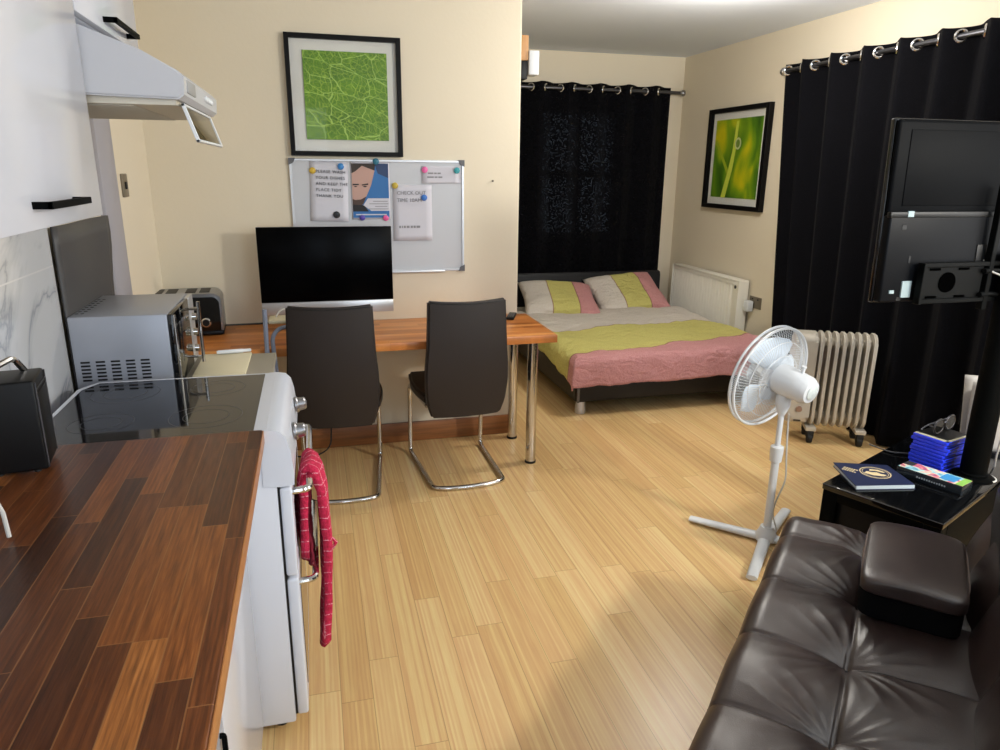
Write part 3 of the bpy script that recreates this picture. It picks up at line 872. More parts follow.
wb = thing('whiteboard', 'wall whiteboard with notices and magnets behind the desktop computer', 'whiteboard', (-.095, YF, 1.003))
ww, wh = .912, .592
b = B(); box(b, .01, ww-.01, -.012, 0, .01, wh-.01); obj('panel', b, M['board'], wb, smooth=False)
obj('frame', frame_bm(ww, wh, .012, .018), M['alu'], wb)
for x, z in ((0, 0), (ww, 0), (0, wh), (ww, wh)):
    b = B(); sx, sz = (1 if x == 0 else -1), (1 if z == 0 else -1)
    prism(b, [(x-.003*sx, z-.003*sz), (x+.032*sx, z-.003*sz), (x+.024*sx, z+.016*sz), (x+.016*sx, z+.024*sz), (x-.003*sx, z+.032*sz)], -.021, -.002, 'xz')
    obj('corner', b, mat('grey_corner', (92, 92, 96), .5), wb)
b = B(); box(b, .30, .80, -.035, -.016, -.004, .006, .002); obj('pen_ledge', b, M['alu'], wb)

TXT = Matrix(((1, 0, 0, 0), (0, 0, -1, 0), (0, 1, 0, 0), (0, 0, 0, 1)))
def paper(name, label, x0, x1, z0, z1, rot=0, m=None, curl=.004):
    t = thing(name, label, 'paper', (x0, YF-.0125, z0))
    t.rotation_euler = (0, math.radians(rot), 0)
    b = B()
    w, h = x1-x0, z1-z0
    grid(b, 6, 10, lambda u, v: Vector((u*w, -.0012-curl*(1-v)**2-.0015*math.sin(6*u)*(1-v), v*h)))
    obj('sheet', b, m or M['paper'], t, solid=.0004, ang=180)
    return t, w, h
def yx(u, v):   # pixel of the photo -> point on the front wall (layout measurement)
    d = Fw+(u-500)/708.9*Rt-(v-375)/708.9*Up
    k = YF/d.y
    return d.x*k, 1.552+d.z*k
x0, z1 = yx(305, 160.5); x1, z0 = yx(348.5, 221)
n1, w, h = paper('notice_paper', 'creased paper asking to wash dishes, left on the whiteboard', x0+.01, x1, z0+.003, z1, 2)
for k, s in enumerate(('PLEASE WASH', 'YOUR DISHES', 'AND KEEP THE', 'PLACE TIDY', 'THANK YOU')):
    text(s, .0215, M['ink'], n1, T(.030, -.0050, h-.058-k*.0305) @ TXT, spacing=1.15)
x0, z1 = yx(349.5, 161.5); x1, z0 = yx(390.5, 219)
fl, w, h = paper('flyer', 'blue flyer with part of a bearded face, middle of the whiteboard', x0, x1, z0, z1, 0, curl=.001)
def flat(name, poly, m, par, d):
    b = B()
    A = [b.verts.new((p*w, -d, q*h)) for p, q in poly]
    b.faces.new(A)
    r = bmesh.ops.extrude_face_region(b, geom=b.faces[:])
    for v in r['geom']:
        if isinstance(v, bmesh.types.BMVert): v.co.y -= .0004
    return obj(name, b, m, par, smooth=False)
flat('blue_ground', [(.03, .03), (.97, .03), (.97, .97), (.03, .97)], mat('flyer_blue', (36, 104, 168), .5), fl, .0035)
flat('navy_corner', [(.62, .97), (.97, .97), (.97, .72), (.70, .80)], mat('flyer_navy', (24, 52, 96), .5), fl, .0041)
flat('face_skin', [(.03, .97), (.60, .97), (.62, .85), (.52, .60), (.40, .42), (.30, .30), (.03, .30)], mat('flyer_skin', (186, 150, 138), .6), fl, .0041)
flat('hair_shape', [(.03, .97), (.64, .97), (.62, .85), (.30, .93), (.14, .84), (.03, .80)], mat('flyer_hair', (58, 50, 46), .7), fl, .0047)
flat('eyebrow_shape', [(.05, .62), (.20, .62), (.21, .60), (.05, .595)], M['ink'], fl, .0047)
flat('eyebrow_shape', [(.28, .61), (.44, .63), (.45, .605), (.28, .59)], M['ink'], fl, .0047)
flat('eye_shape', [(.07, .575), (.12, .585), (.17, .575), (.12, .563)], M['ink'], fl, .0047)
flat('eye_shape', [(.30, .575), (.36, .590), (.42, .575), (.36, .560)], M['ink'], fl, .0047)
flat('beard_shape', [(.03, .36), (.10, .34), (.24, .35), (.38, .40), (.30, .27), (.03, .14)], mat('flyer_beard', (74, 56, 50), .7), fl, .0047)
flat('jacket_shape', [(.03, .26), (.32, .25), (.44, .14), (.03, .14)], M['ink'], fl, .0053)
flat('white_arrow', [(.30, .25), (.42, .37), (.97, .37), (.97, .15), (.50, .15)], M['paper'], fl, .0059)
for k, (a, c) in enumerate(((.55, .93), (.45, .95), (.60, .92), (.40, .95))):
    flat('text_line', [(a, .325-.045*k), (c, .325-.045*k), (c, .313-.045*k), (a, .313-.045*k)], M['ink2'], fl, .0066)
flat('text_line', [(.10, .095), (.90, .095), (.90, .075), (.10, .075)], M['paper'], fl, .0053)
x0, z1 = yx(392, 184.5); x1, z0 = yx(432, 240)
n3, w, h = paper('checkout_paper', 'white paper with the check-out time, below the yellow magnet on the whiteboard', x0, x1, z0, z1, 0)
text('CHECK OUT', .0275, M['ink2'], n3, T(.022, -.0050, h-.052) @ TXT)
text('TIME 10AM', .0275, M['ink2'], n3, T(.022, -.0050, h-.090) @ TXT)
b = B()
for k, (xa, wd) in enumerate(((.030, .010), (.044, .006), (.054, .012), (.070, .016), (.092, .012), (.108, .012), (.124, .020))): box(b, xa, xa+wd, -.0058, -.0050, .068, .080)
obj('faint_print', b, M['ink2'], n3, smooth=False)
x0, z1 = yx(421, 166); x1, z0 = yx(460.5, 183.5)
n4, w, h = paper('small_note', 'small white note with two lines in the top right of the whiteboard', x0, x1, z0, z1, 0, curl=.002)
b = B()
for xa, wd, zz in ((.034, .030, .036), (.068, .014, .036), (.086, .018, .036), (.030, .036, .056), (.070, .016, .056), (.090, .022, .056)): box(b, xa, xa+wd, -.0042, -.0034, h-zz-.005, h-zz+.003)
obj('faint_print', b, M['ink2'], n4, smooth=False)
for (u, v, c, nm, r) in ((312.3, 170.5, (196, 162, 36), 'yellow magnet on the dishes notice', 1), (340.5, 166.5, (40, 120, 186), 'blue magnet on the dishes notice', 1),
                      (336.5, 214.5, (14, 14, 16), 'black magnet at the bottom of the dishes notice', 1.1), (375.5, 161.5, (20, 104, 128), 'teal magnet on top of the flyer', 1),
                      (362, 217.5, (70, 50, 150), 'purple magnet at the bottom left of the flyer', .9), (385.5, 217.8, (226, 84, 150), 'pink magnet at the bottom right of the flyer', .9),
                      (394.5, 185.5, (190, 164, 40), 'yellow magnet on the check-out paper', 1), (423.5, 197.5, (44, 108, 190), 'blue magnet on the check-out paper', 1),
                      (424, 169.8, (224, 96, 160), 'pink magnet on the small note', 1), (456, 170.5, (18, 150, 158), 'turquoise magnet on the small note', 1)):
    X, Z = yx(u, v)
    b = B(); lathe(b, [(.0165*r, 0), (.0165*r, .004), (.013*r, .007), (.010*r, .007), (.008*r, .009), (0, .010)], 20, T(0, 0, 0) @ RX(90))
    o = tag(obj('magnet', b, mat('magnet_plastic', c, .3)), nm, 'magnet', 'whiteboard magnets')
    o.location = (X, YF-.0215, Z)

X, Z = yx(492.7, 181)
b = B(); lathe(b, [(.0055, 0), (.0055, .006), (.003, .009), (0, .009)], 12, RX(90))
o = tag(obj('wall_screw', b, M['switch']), 'tiny dark screw in the bare cream wall right of the whiteboard', 'screw'); o.location = (X, YF, Z)

# ------------------------------------------------------------------ alcove: wooden batten and box at the corner
wbx = thing('wall_box', 'white box on a wooden block high up at the alcove corner', 'box', (XE+.001, 4.05, 2.10))
b = B(); box(b, 0, .05, -.06, .06, .02, .145, .003); obj('wooden_block', b, M['wood_lt'], wbx)
b = B(); box(b, 0, .045, -.06, .06, -.075, .018, .003); obj('black_bracket', b, M['black_plastic'], wbx)
b = B(); box(b, .052, .108, -.07, .03, -.052, .070, .004); obj('white_case', b, M['white_plastic'], wbx)

# curtains ---------------------------------------------------------------
def curtain(name, label, axis, a0, a1, c, z0, z1, period, m, phase, ring_front=1, drift=0, rod=None, rings=True, amp=.045):
    """axis 'x': runs along x at y=c ; axis 'y': runs along y at x=c. The room side is -y / -x."""
    t = thing(name, label, 'curtain', (0, 0, 0))
    N = int((a1-a0)/period*18)
    def prof(a, v):
        w = 2*PI*(a-a0)/period+phase
        k = 1.0+.35*noise.noise(Vector((a*3.1, 0, 2.2)))*(1-v)
        off = amp*k*math.sin(w + .25*noise.noise(Vector((a*2, v*2, 0))))
        off += .012*(1-v)*noise.noise(Vector((a*9, v*1.4, 5)))
        return off
    b = B()
    def f(u, v):
        a = a0+(a1-a0)*u
        off = prof(a, v)
        aa = a-drift*(1-v)*u**3
        aa += .010*math.sin(2*(2*PI*(a-a0)/period+phase))*1
        z = z0+(z1-z0)*v + (.006*math.cos(2*PI*(a-a0)/period*1+phase) if v == 1 else 0)
        return Vector((aa, c+off, z)) if axis == 'x' else Vector((c+off, aa, z))
    grid(b, N, 26, f)
    cl = obj('cloth', b, m, t, solid=.0025, ang=180)
    if rings:
        zr = z1-.045
        k = 0
        while True:
            a = a0+period*(k*.5)+(PI-phase)/(2*PI)*period
            k += 1
            if a > a1-.01: break
            if a < a0+.01: continue
            w = 2*PI*(a-a0)/period+phase
            sl = amp*2*PI/period*math.cos(w)
            ang = math.degrees(math.atan(sl))
            b = B()
            n = 20
            pts = [(.027*math.cos(2*PI*q/n), 0, .027*math.sin(2*PI*q/n)) for q in range(n)]
            tube(b, pts, .0085, 8, closed=True)
            if axis == 'x': Mx = T(a, c, zr) @ RZ(ang)
            else: Mx = T(c, a, zr) @ RZ(90-ang)
            xf(b, b.verts, Mx)
            obj('eyelet', b, M['chrome'], cl)
    return t
curtain('bed_curtain', 'black eyelet curtain over the far window behind the bed', 'x', XE+.02, 3.165, 6.155, .25, 2.268, .262, M['velvet_thin'], -1.2, drift=0)
curtain('side_curtain', 'black eyelet curtain on the right wall behind the television', 'y', 2.05, 4.565, 3.205, .012, 2.262, .275, M['velvet'], 2.5, drift=.22)
def rodobj(name, label, p0, p1, ends, br):
    t = thing(name, label, 'curtain rod', (0, 0, 0))
    b = B(); tube(b, [p0, p1], .0145, 12); obj('pole', b, M['darksteel'], t)
    for e, d in ends:
        b = B(); Mx = T(*e) @ Vector(d).to_track_quat('Z', 'Y').to_matrix().to_4x4()
        lathe(b, [(.013, 0), (.018, .004), (.018, .012), (.024, .018), (.027, .03), (.022, .044), (.010, .05), (0, .05)], 16, Mx); obj('finial', b, M['steel'], t)
    for q in br:
        b = B(); tube(b, q, .008, 8); obj('bracket', b, M['darksteel'], t)
rodobj('bed_curtain_rod', 'grey metal curtain rod above the bed', (XE+.01, 6.155, 2.223), (3.25, 6.155, 2.223), [((3.25, 6.155, 2.223), (1, 0, 0))], [[(3.20, 6.155, 2.223), (3.20, 6.25, 2.223)]])
rodobj('side_curtain_rod', 'grey metal curtain rod along the right wall', (3.205, 1.95, 2.217), (3.205, 4.575, 2.217), [((3.205, 4.575, 2.217), (0, 1, 0))], [[(3.205, 4.53, 2.217), (3.33, 4.53, 2.217)]])

# picture on the right wall
pg = thing('framed_grass_picture', 'black framed print of a grass blade with a dewdrop on the right wall', 'picture', (XR, 4.845, 1.258))
gw, gh = .845, .789
b = B()
for (y0, y1, z0, z1) in ((0, .045, 0, gh), (gw-.045, gw, 0, gh), (.045, gw-.045, 0, .035), (.045, gw-.045, gh-.035, gh)): box(b, -.042, 0, y0, y1, z0, z1, .002, 1)
obj('frame', b, M['black_wood'], pg)
b = B(); box(b, -.012, 0, .03, gw-.03, .02, gh-.02); obj('mount', b, M['art_mat'], pg, smooth=False)
ay0, ay1, az0, az1 = .10, .75, .09, .70
b = B(); box(b, -.016, -.012, ay0, ay1, az0, az1); pr = obj('grass_print', b, M['grass'], pg, smooth=False)
def art(poly, m, d, nm):    # s: 0 left..1 right as seen from the room (left = far = large y)
    b = B()
    A = [b.verts.new((-.0165-d, ay1+(ay0-ay1)*s, az0+(az1-az0)*q)) for s, q in poly]
    b.faces.new(A); r = bmesh.ops.extrude_face_region(b, geom=b.faces[:])
    for v in r['geom']:
        if isinstance(v, bmesh.types.BMVert): v.co.x -= .0005
    return obj(nm, b, m, pr, smooth=False)
art([(.24, 0), (.34, 0), (.45, .36), (.49, .62), (.51, .97), (.46, .97), (.42, .60), (.35, .32)], M['blade'], 0, 'printed_blade')
art([(.02, .72), (.04, .76), (.36, .36), (.34, .30)], mat('blade_far', (168, 186, 44), .5), 0, 'printed_blade')
art([(.53+.065*math.cos(2*PI*k/24), .69+.075*math.sin(2*PI*k/24)) for k in range(24)], M['drop'], .0008, 'printed_dewdrop')
art([(.53+.040*math.cos(2*PI*k/24), .69+.052*math.sin(2*PI*k/24)) for k in range(24)], mat('drop_core', (120, 150, 60), .3), .0016, 'printed_dewdrop')
b = B(); box(b, -.035, -.033, .04, gw-.04, .03, gh-.03); obj('glass', b, M['picglass'], pg, smooth=False)

# wall radiator ------------------------------------------------------------
ra = thing('wall_radiator', 'white panel radiator on the right wall beside the bed', 'radiator', (XR, 4.90, .27))
ry0, ry1, rz0, rz1 = 0, 1.08, .0, .455
b = B()
def rf(u, v):
    y = ry0+(ry1-ry0)*u
    edge = min(1, u/.02, (1-u)/.02)
    inner = 1 if (.10 < v < .86 and .07 < u < .985) else 0
    rib = .029*inner*math.exp(-((((y/.043) % 1)-.5)/.24)**2)
    return Vector((-.105+rib, y, rz0+(rz1-rz0)*v))
grid(b, 400, 14, rf)
obj('front_panel', b, M['rad'], ra, ang=30, solid=.002)
b = B(); box(b, -.074, -.03, ry0+.01, ry1-.01, rz0+.01, rz1-.012); obj('convector_core', b, mat('rad_core', (190, 188, 180), .6), ra, smooth=False)
b = B(); box(b, -.112, -.02, ry0, ry1, rz1-.006, rz1+.006, .003); obj('top_grille', b, M['rad'], ra)
b = B()
for y in (ry0-.004, ry1): box(b, -.112, -.02, y, y+.004, rz0, rz1, .001, 1)
islands('side_cover', b, M['rad'], ra)
b = B(); lathe(b, [(.014, 0), (.014, .006), (.008, .008), (0, .008)], 14, T(-.105, .045, rz1-.05) @ RY(-90)); obj('bleed_plug', b, M['darksteel'], ra)
b = B()
for y in (.12, ry1-.12): tube(b, [(-.06, y, .012), (-.06, y, -.245)], .008, 8)
islands('feed_pipe', b, M['chrome'], ra)
b = B()
for y in (.2, ry1-.2): box(b, -.032, 0, y-.02, y+.02, .08, .36, .002, 1)
islands('wall_bracket', b, M['rad'], ra)

so = thing('wall_socket', 'brushed metal wall socket beside the radiator', 'socket', (XR, 4.81, .57))
b = B(); box(b, -.008, 0, -.075, .075, -.045, .045, .003); obj('plate', b, M['switch'], so)
b = B()
for y in (-.035, .035): box(b, -.011, -.007, y-.008, y+.008, .02, .032, .002, 1)
islands('rocker', b, M['black_plastic'], so)
pgp = thing('plug_adapter', 'white plug adapter pushed into the wall socket', 'plug', (XR-.008, 4.852, .545))
b = B(); box(b, -.055, -.002, -.03, .03, -.05, .035, .008, 3); obj('casing', b, M['white_plastic'], pgp)

# ------------------------------------------------------------------ bed
bd = thing('bed', 'low double bed with a black leather frame in the alcove', 'bed', (2.36, 5.2, 0))
bx, by = 2.36, 5.2
def bB(name, ext, m, bev=.02, par=bd, seg=4): 
    return boxobj(name, (ext[0]-bx, ext[1]-bx, ext[2]-by, ext[3]-by, ext[4], ext[5]), m, par, bev, seg=seg)
bB('side_rail', (1.60, 1.66, 4.16, 6.09, .085, .305), M['leather_blk'])
bB('side_rail', (3.06, 3.12, 4.16, 6.09, .085, .305), M['leather_blk'])
bB('foot_rail', (1.60, 3.12, 4.134, 4.20, .085, .29), M['leather_blk'], .025)
b = B(); prism(b, [(6.05, .06), (6.105, .06), (6.125, .62), (6.11, .655), (6.07, .66), (6.055, .62)], 1.60, 3.14, 'yz', T(-bx, -by, 0))
bmesh.ops.bevel(b, geom=b.edges[:], offset=.010, segments=3, affect='EDGES')
obj('headboard', b, M['leather_blk'], bd, ang=50)
bB('slat_base', (1.66, 3.06, 4.20, 6.05, .17, .215), M['black_wood'], .004)
for x, y in ((1.655, 4.19), (3.065, 4.19), (1.655, 6.02), (3.065, 6.02)):
    b = B(); lathe(b, [(.034, 0), (.036, .006), (.036, .03), (.030, .086)], 20, T(x-bx, y-by, 0)); obj('leg', b, M['alu'], bd)
bB('corner_trim', (1.607, 1.625, 4.128, 4.136, .088, .29), M['darksteel'], .002)
b = B(); box(b, 1.665, 3.055, 4.205, 6.045, .217, .372, .04, 4)
tag(obj('mattress', b, mat('mattress_white', (220, 216, 208), .8)), 'pale mattress on the bed under the striped duvet', 'mattress')
# duvet
def dz(x, y):
    base = .398+.014*noise.noise(Vector((x*2.3, y*2.3, 0)))+.008*noise.noise(Vector((x*6, y*6, 3)))+.006*math.sin(x*9+y*4+2*noise.noise(Vector((x*3, y*3, 1))))+.006*noise.noise(Vector((x*11, y*16, 7)))+.004*noise.noise(Vector((x*24, y*30, 9)))
    return base
b = B()
dx0, dx1, dy0, dy1 = 1.578, 3.125, 4.108, 5.72
def df(u, v):
    # arc-length parametrisation: -over .. inside .. +over
    ox, oy = .085+.10*math.exp(-((dy1-dy0+.165)*v)/.45), .165
    s = -ox+(dx1-dx0+ox+.12)*u; tt = -oy+(dy1-dy0+oy)*v
    x, y, drop = dx0+s, dy0+tt, 0
    oxd, oyd = 0, 0
    def fold(over, lim):
        r = .05
        if over <= 0: return 0, 0
        if over < r*PI/2:
            a = over/r; return r*math.sin(a), r*(1-math.cos(a))
        return r+(over-r*PI/2)*.10, r+(over-r*PI/2)*.98
    if s < .05:
        e, dwn = fold(.05-s, 0); x = dx0+.05-e; drop = max(drop, dwn)
    if s > dx1-dx0-.05:
        e, dwn = fold(s-(dx1-dx0-.05), 0); x = dx1-.05+e; drop = max(drop, dwn)
    if tt < .05:
        e, dwn = fold(.05-tt, 0); y = dy0+.05-e; drop = max(drop, dwn)
    z = dz(x, y)-drop
    if drop > .04:
        wv = .010*math.sin(14*(x+y)+2*noise.noise(Vector((x*3, y*3, 4))))*min(1, drop/.1)
        if tt < .05: y -= abs(wv)
        if s < .05: x -= abs(wv)
        if s > dx1-dx0-.05: x += abs(wv)*.3
        x = min(x, 3.19)
    if v > .93: z -= .02*(v-.93)/.07
    return Vector((x, y, z))
grid(b, 110, 110, df)
tag(obj('duvet', b, M['duvet'], solid=.012, ang=180), 'duvet striped beige, yellow and pink spread over the bed', 'duvet')
def pillow(label, loc, rot, w, d, th):
    b = B()
    def f(sg):
        def g(u, v):
            x, y = u*2-1, v*2-1
            k = max(0, (1-abs(x)**3.2))*max(0, (1-abs(y)**3.2))
            pin = 1-.06*(1-abs(y))*abs(x)**4-.0
            pin2 = 1-.08*(1-abs(x))*abs(y)**4
            z = th*k**.5*(1+.18*noise.noise(Vector((x*2.2+loc[0], y*2.2, sg))))+.008*noise.noise(Vector((x*7, y*7, sg+loc[0])))*k
            return Vector((x*w/2*pin, y*d/2*pin2, sg*z))
        return g
    grid(b, 34, 28, f(1)); grid(b, 34, 28, f(-1))
    bmesh.ops.remove_doubles(b, verts=b.verts, dist=.0008)
    o = tag(obj('pillow', b, M['pillow'], ang=180), label, 'pillow', 'pillows on the bed')
    o.location = loc; o.rotation_euler = [math.radians(a) for a in rot]
    return o
pillow('left striped pillow leaning on the headboard, the nearer one', (2.03, 5.74, .478), (21, 3, -6), .66, .54, .085)
pillow('right striped pillow leaning on the headboard, beside the radiator', (2.70, 5.83, .492), (30, -4, 3), .66, .52, .085)

# ------------------------------------------------------------------ oil heater
ht = thing('oil_radiator', 'cream oil-filled radiator on castors in front of the right curtain', 'heater', (2.86, 3.42, 0), -27)
# local x along the fins (to the right), local y away
def fin_prof(h0, h1, d, n=8):
    p = []
    r = .045
    for cx_, cz, a0 in ((d-r, h0+r, -90), (d-r, h1-r, 0), (-d+r, h1-r, 90), (-d+r, h0+r, 180)):
        for k in range(n+1):
            a = math.radians(a0+90*k/n); p.append((cx_+r*math.cos(a), cz+r*math.sin(a)))
    return p
for k in range(8):
    b = B()
    x = -.028+k*.0405
    prism(b, fin_prof(.10, .665, .075), x-.009, x+.009, 'yz')
    bmesh.ops.bevel(b, geom=[e for e in b.edges if abs(e.verts[0].co.x-e.verts[1].co.x) < 1e-4], offset=.0075, segments=3, affect='EDGES')
    obj('fin', b, M['oil'], ht, ang=50)
b = B()
for z in (.16, .60):
    lathe(b, [(.028, 0), (.028, .315)], 16, T(-.05, 0, z) @ RY(90))
islands('oil_manifold', b, M['oil'], ht)
b = B(); prism(b, fin_prof(.115, .66, .085), -.170, -.052, 'yz')
bmesh.ops.bevel(b, geom=[e for e in b.edges if abs(e.verts[0].co.x-e.verts[1].co.x) < 1e-4], offset=.018, segments=4, affect='EDGES')
cb = obj('control_box', b, M['oil'], ht, ang=50)
for z in (.21, .27):
    b = B(); lathe(b, [(.018, 0), (.016, .012), (0, .012)], 16, T(-.112, -.085, z) @ RX(90)); obj('dial', b, mat('heater_dial', (150, 118, 98), .5), cb)
b = B(); box(b, -.135, -.095, -.087, -.084, .135, .142); obj('label_strip', b, M['black_plastic'], cb)
for x in (-.03, .245):
    b = B(); box(b, x-.03, x+.03, -.085, .085, .075, .10, .006); fb = obj('foot_bar', b, M['oil'], ht)
    for y in (-.068, .068):
        b = B(); lathe(b, [(.028, -.014), (.030, -.010), (.030, .010), (.028, .014)], 18, T(x, y, .030) @ RY(90)); box(b, x-.02, x+.02, y-.02, y+.02, .03, .076, .006)
        obj('castor', b, M['rubber'], fb)

# ------------------------------------------------------------------ pedestal fan
fn = thing('pedestal_fan', 'white pedestal fan facing the bed, standing on a cross base', 'fan', (1.838, 2.394, 0))
legs = [(-.235, .238), (-.248, -.270), (.250, .205), (.195, -.185)]
for lx, ly in legs:
    b = B()
    L_ = math.hypot(lx, ly); a = math.degrees(math.atan2(ly, lx))
    def f(u, v, L_=L_):
        an = 2*PI*u
        w = .026-.004*v; hgt = .017-.006*v
        return Vector((L_*v, w*math.cos(an), .019+hgt*math.sin(an)-.0*v))
    grid(b, 14, 8, f, closeu=True)
    bmesh.ops.holes_fill(b, edges=[e for e in b.edges if e.is_boundary])
    xf(b, b.verts, RZ(a)); obj('base_leg', b, M['white_plastic'], fn, ang=60)
b = B(); lathe(b, [(.045, .012), (.045, .035), (.034, .055), (.027, .075), (.0, .075)], 24); obj('base_hub', b, M['white_plastic'], fn)
b = B(); tube(b, [(0, 0, .05), (0, 0, .405)], .0165, 16); obj('lower_pole', b, M['white_plastic'], fn)
b = B(); lathe(b, [(.0165, .375), (.024, .38), (.027, .42), (.027, .445), (.02, .45)], 20); obj('height_collar', b, M['white_plastic'], fn)
b = B(); tube(b, [(0, 0, .44), (0, 0, .61)], .0115, 14); obj('upper_pole', b, M['white_plastic'], fn)
# head frame: local -> tilted; +y local is the blowing direction
HM = T(0, 0, .715) @ RZ(17) @ RX(9)
b = B()
lathe(b, [(.026, -.125), (.046, -.12), (.057, -.10), (.060, -.05), (.064, .0), (.060, .035), (.045, .04)], 28, HM @ T(0, 0, .02) @ RX(-90))
mt = obj('motor_housing', b, M['white_plastic'], fn)
b = B(); lathe(b, [(.030, 0), (.032, .004), (.022, .009), (.0, .010)], 24, HM @ T(0, -.122, .02) @ RX(90)); obj('rear_cap', b, mat('fan_cap', (206, 214, 212), .3), mt)
b = B(); lathe(b, [(.007, 0), (.007, .022), (.010, .024), (.010, .030), (0, .030)], 12, HM @ T(0, -.06, .078)); obj('oscillation_knob', b, M['white_plastic'], mt)
b = B(); lathe(b, [(.013, .585), (.02, .60), (.030, .63), (.030, .66), (.024, .69)], 18); obj('neck_joint', b, M['white_plastic'], fn)
GM = HM @ T(0, .085, .003)
Rg = .217
def gp(r, y, a): return GM @ Vector((r*math.cos(a), y, r*math.sin(a)))
b = B()
for yy, rr in ((-.012, Rg), (.012, Rg)):
    tube(b, [gp(rr, yy, 2*PI*k/64) for k in range(64)], .0055, 8, closed=True)
obj('guard_rim', b, M['white_plastic'], fn)
for sg, depth in ((-1, -.045), (1, .06)):
    b = B()
    nW = 96
    for k in range(nW):
        a = 2*PI*k/nW
        pts = []
        for j in range(8):
            q = j/7
            r = .052+(Rg-.052)*q
            y = depth*(1-q**3.0)+sg*.006
            pts.append(gp(r, y, a+(.10*(1-q))))
        tube(b, pts, .0011 if sg < 0 else .0009, 4, cap=False)
    for rr in (.11, .165):
        q = (rr-.052)/(Rg-.052)
        tube(b, [gp(rr, depth*(1-q**3.0)+sg*.006, 2*PI*k/48) for k in range(48)], .0016, 6, closed=True)
    lathe(b, [(.0, 0), (.050, 0), (.054, .003), (.0, .006)], 24, GM @ T(0, depth+sg*.006, 0) @ RX(-90))
    obj('wire_guard', b, M['white_plastic'], fn)
for k in range(3):
    b = B()
    a0 = 2*PI*k/3+1.85
    def f(u, v, a0=a0):
        r = .03+.155*v
        half = (.22+.66*math.sin(PI*min(1, v*.66+.06)))*.84
        if v > .86: half *= max(.15, 1-((v-.86)/.14)**2*.75)
        a = a0+(u-.5)*2*half
        return gp(r, (u-.5)*.055*(1-.25*v), a)
    grid(b, 12, 14, f)
    obj('blade', b, mat('fan_blade', (222, 234, 246), .3), fn, solid=.003, ang=180)
b = B(); lathe(b, [(.0, -.02), (.038, -.02), (.038, .015), (.02, .028), (0, .03)], 20, GM @ RX(-90)); obj('blade_hub', b, M['white_plastic'], fn)
b = B(); tube(b, arc_pts([(.012, -.03, .60), (.03, -.01, .55), (.05, .0, .40), (.065, .0, .28), (.03, .0, .2), (.055, .05, .10), (.075, .03, .03), (.09, .06, .006), (.2, .16, .006)], .05, 5), .0035, 8)
obj('power_cord', b, M['cablew'], fn)

# ------------------------------------------------------------------ TV unit, local x along, y across (0 .. -.418)
tu = thing('tv_unit', 'low glossy black television unit behind the sofa end', 'tv unit', (1.821, 2.084, 0), 25.2)
LX, LY = 1.15, -.418
b = B(); box(b, 0, LX, LY, 0, .396, .420, .003); obj('top', b, M['black_gloss'], tu)
b = B(); tube(b, [(.002, LY-.0005, .4185), (LX, LY-.0005, .4185)], .0016, 6); tube(b, [(-.0005, 0, .4185), (-.0005, LY, .4185)], .0012, 6)
obj('top_edge_trim', b, M['darksteel'], tu)
b = B(); box(b, .002, .06, -.06, -.004, 0, .396, .003); box(b, .002, .06, LY+.004, LY+.06, 0, .396, .003); box(b, .002, .06, LY+.06, -.06, .36, .396, .002); box(b, .002, .06, LY+.06, -.06, 0, .05, .002)
obj('end_frame', b, M['black_metal'], tu)
b = B(); box(b, .022, LX-.01, LY+.03, -.03, .05, .39, .002); obj('body', b, mat('black_panel', (9, 9, 10), .5, spec=.2), tu)
b = B(); box(b, .06, LX-.004, LY+.002, LY+.03, .05, .396, .002); obj('front_panel', b, M['black_metal'], tu)
def tul(x, y, z):
    a = math.radians(25.2); return (1.821+x*math.cos(a)-y*math.sin(a), 2.084+x*math.sin(a)+y*math.cos(a), z)

# TV on its pole stand
tv = thing('television', 'flat television seen from behind, carried on a black pole stand', 'television', (2.42, 2.08, 1.11))
tv.rotation_euler = (math.radians(-2.0), 0, 0)
b = B(); box(b, -.51, .59, .0, .022, 0, .622, .006, 3); obj('screen_panel', b, M['black_gloss'], tv)
b = B(); box(b, -.507, .587, -.018, .002, .30, .618, .012, 3); obj('upper_back', b, M['tv'], tv)
b = B(); box(b, -.455, .54, -.021, -.017, .335, .585, .002, 2); obj('back_inset', b, M['tv'], tv)
b = B(); box(b, -.507, .587, -.032, .002, .004, .305, .008, 3); obj('lower_back', b, M['tv2'], tv)
b = B(); box(b, -.51, .59, -.036, -.016, .296, .316, .004); obj('seam_strip', b, M['black_plastic'], tv)
for (x0, x1, z0, z1) in ((-.44, -.415, .298, .318), (-.475, -.455, .035, .047), (-.425, -.385, .02, .078)):
    b = B(); box(b, x0, x1, -.0375, -.031, z0, z1, .001, 1); obj('label', b, M['tvgrey'], tv)
for (x0, x1, z0, z1) in ((-.455, -.435, .255, .272), (-.44, -.42, .008, .022), (-.41, -.40, .14, .165)):
    b = B(); box(b, x0, x1, -.0335, -.031, z0, z1, .001, 1); obj('port', b, M['black_plastic'], tv)
b = B(); box(b, -.12, -.06, -.036, -.030, .12, .20, .002); obj('connector_recess', b, M['black_plastic'], tv)
ps = thing('tv_stand', 'black pole television stand rising from the black unit', 'tv stand', (2.435, 2.0, .42))
b = B(); lathe(b, [(.052, 0), (.052, .02), (.046, .024), (.046, .86), (.040, .864), (0, .864)], 28); obj('pole', b, M['black_metal'], ps)
b = B(); lathe(b, [(.075, 0), (.075, .006), (.06, .012)], 28); obj('foot_plate', b, M['black_metal'], ps)
b = B()
box(b, -.375, -.11, .030, .036, .700, .826, .002, 1)
for z in (.690, .818): box(b, -.385, .30, .020, .040, z, z+.016, .002, 1)
box(b, -.392, -.378, .010, .040, .690, .834, .002, 1)
for x in (-.10, .24): box(b, x, x+.02, .018, .045, .66, 1.10, .002, 1)
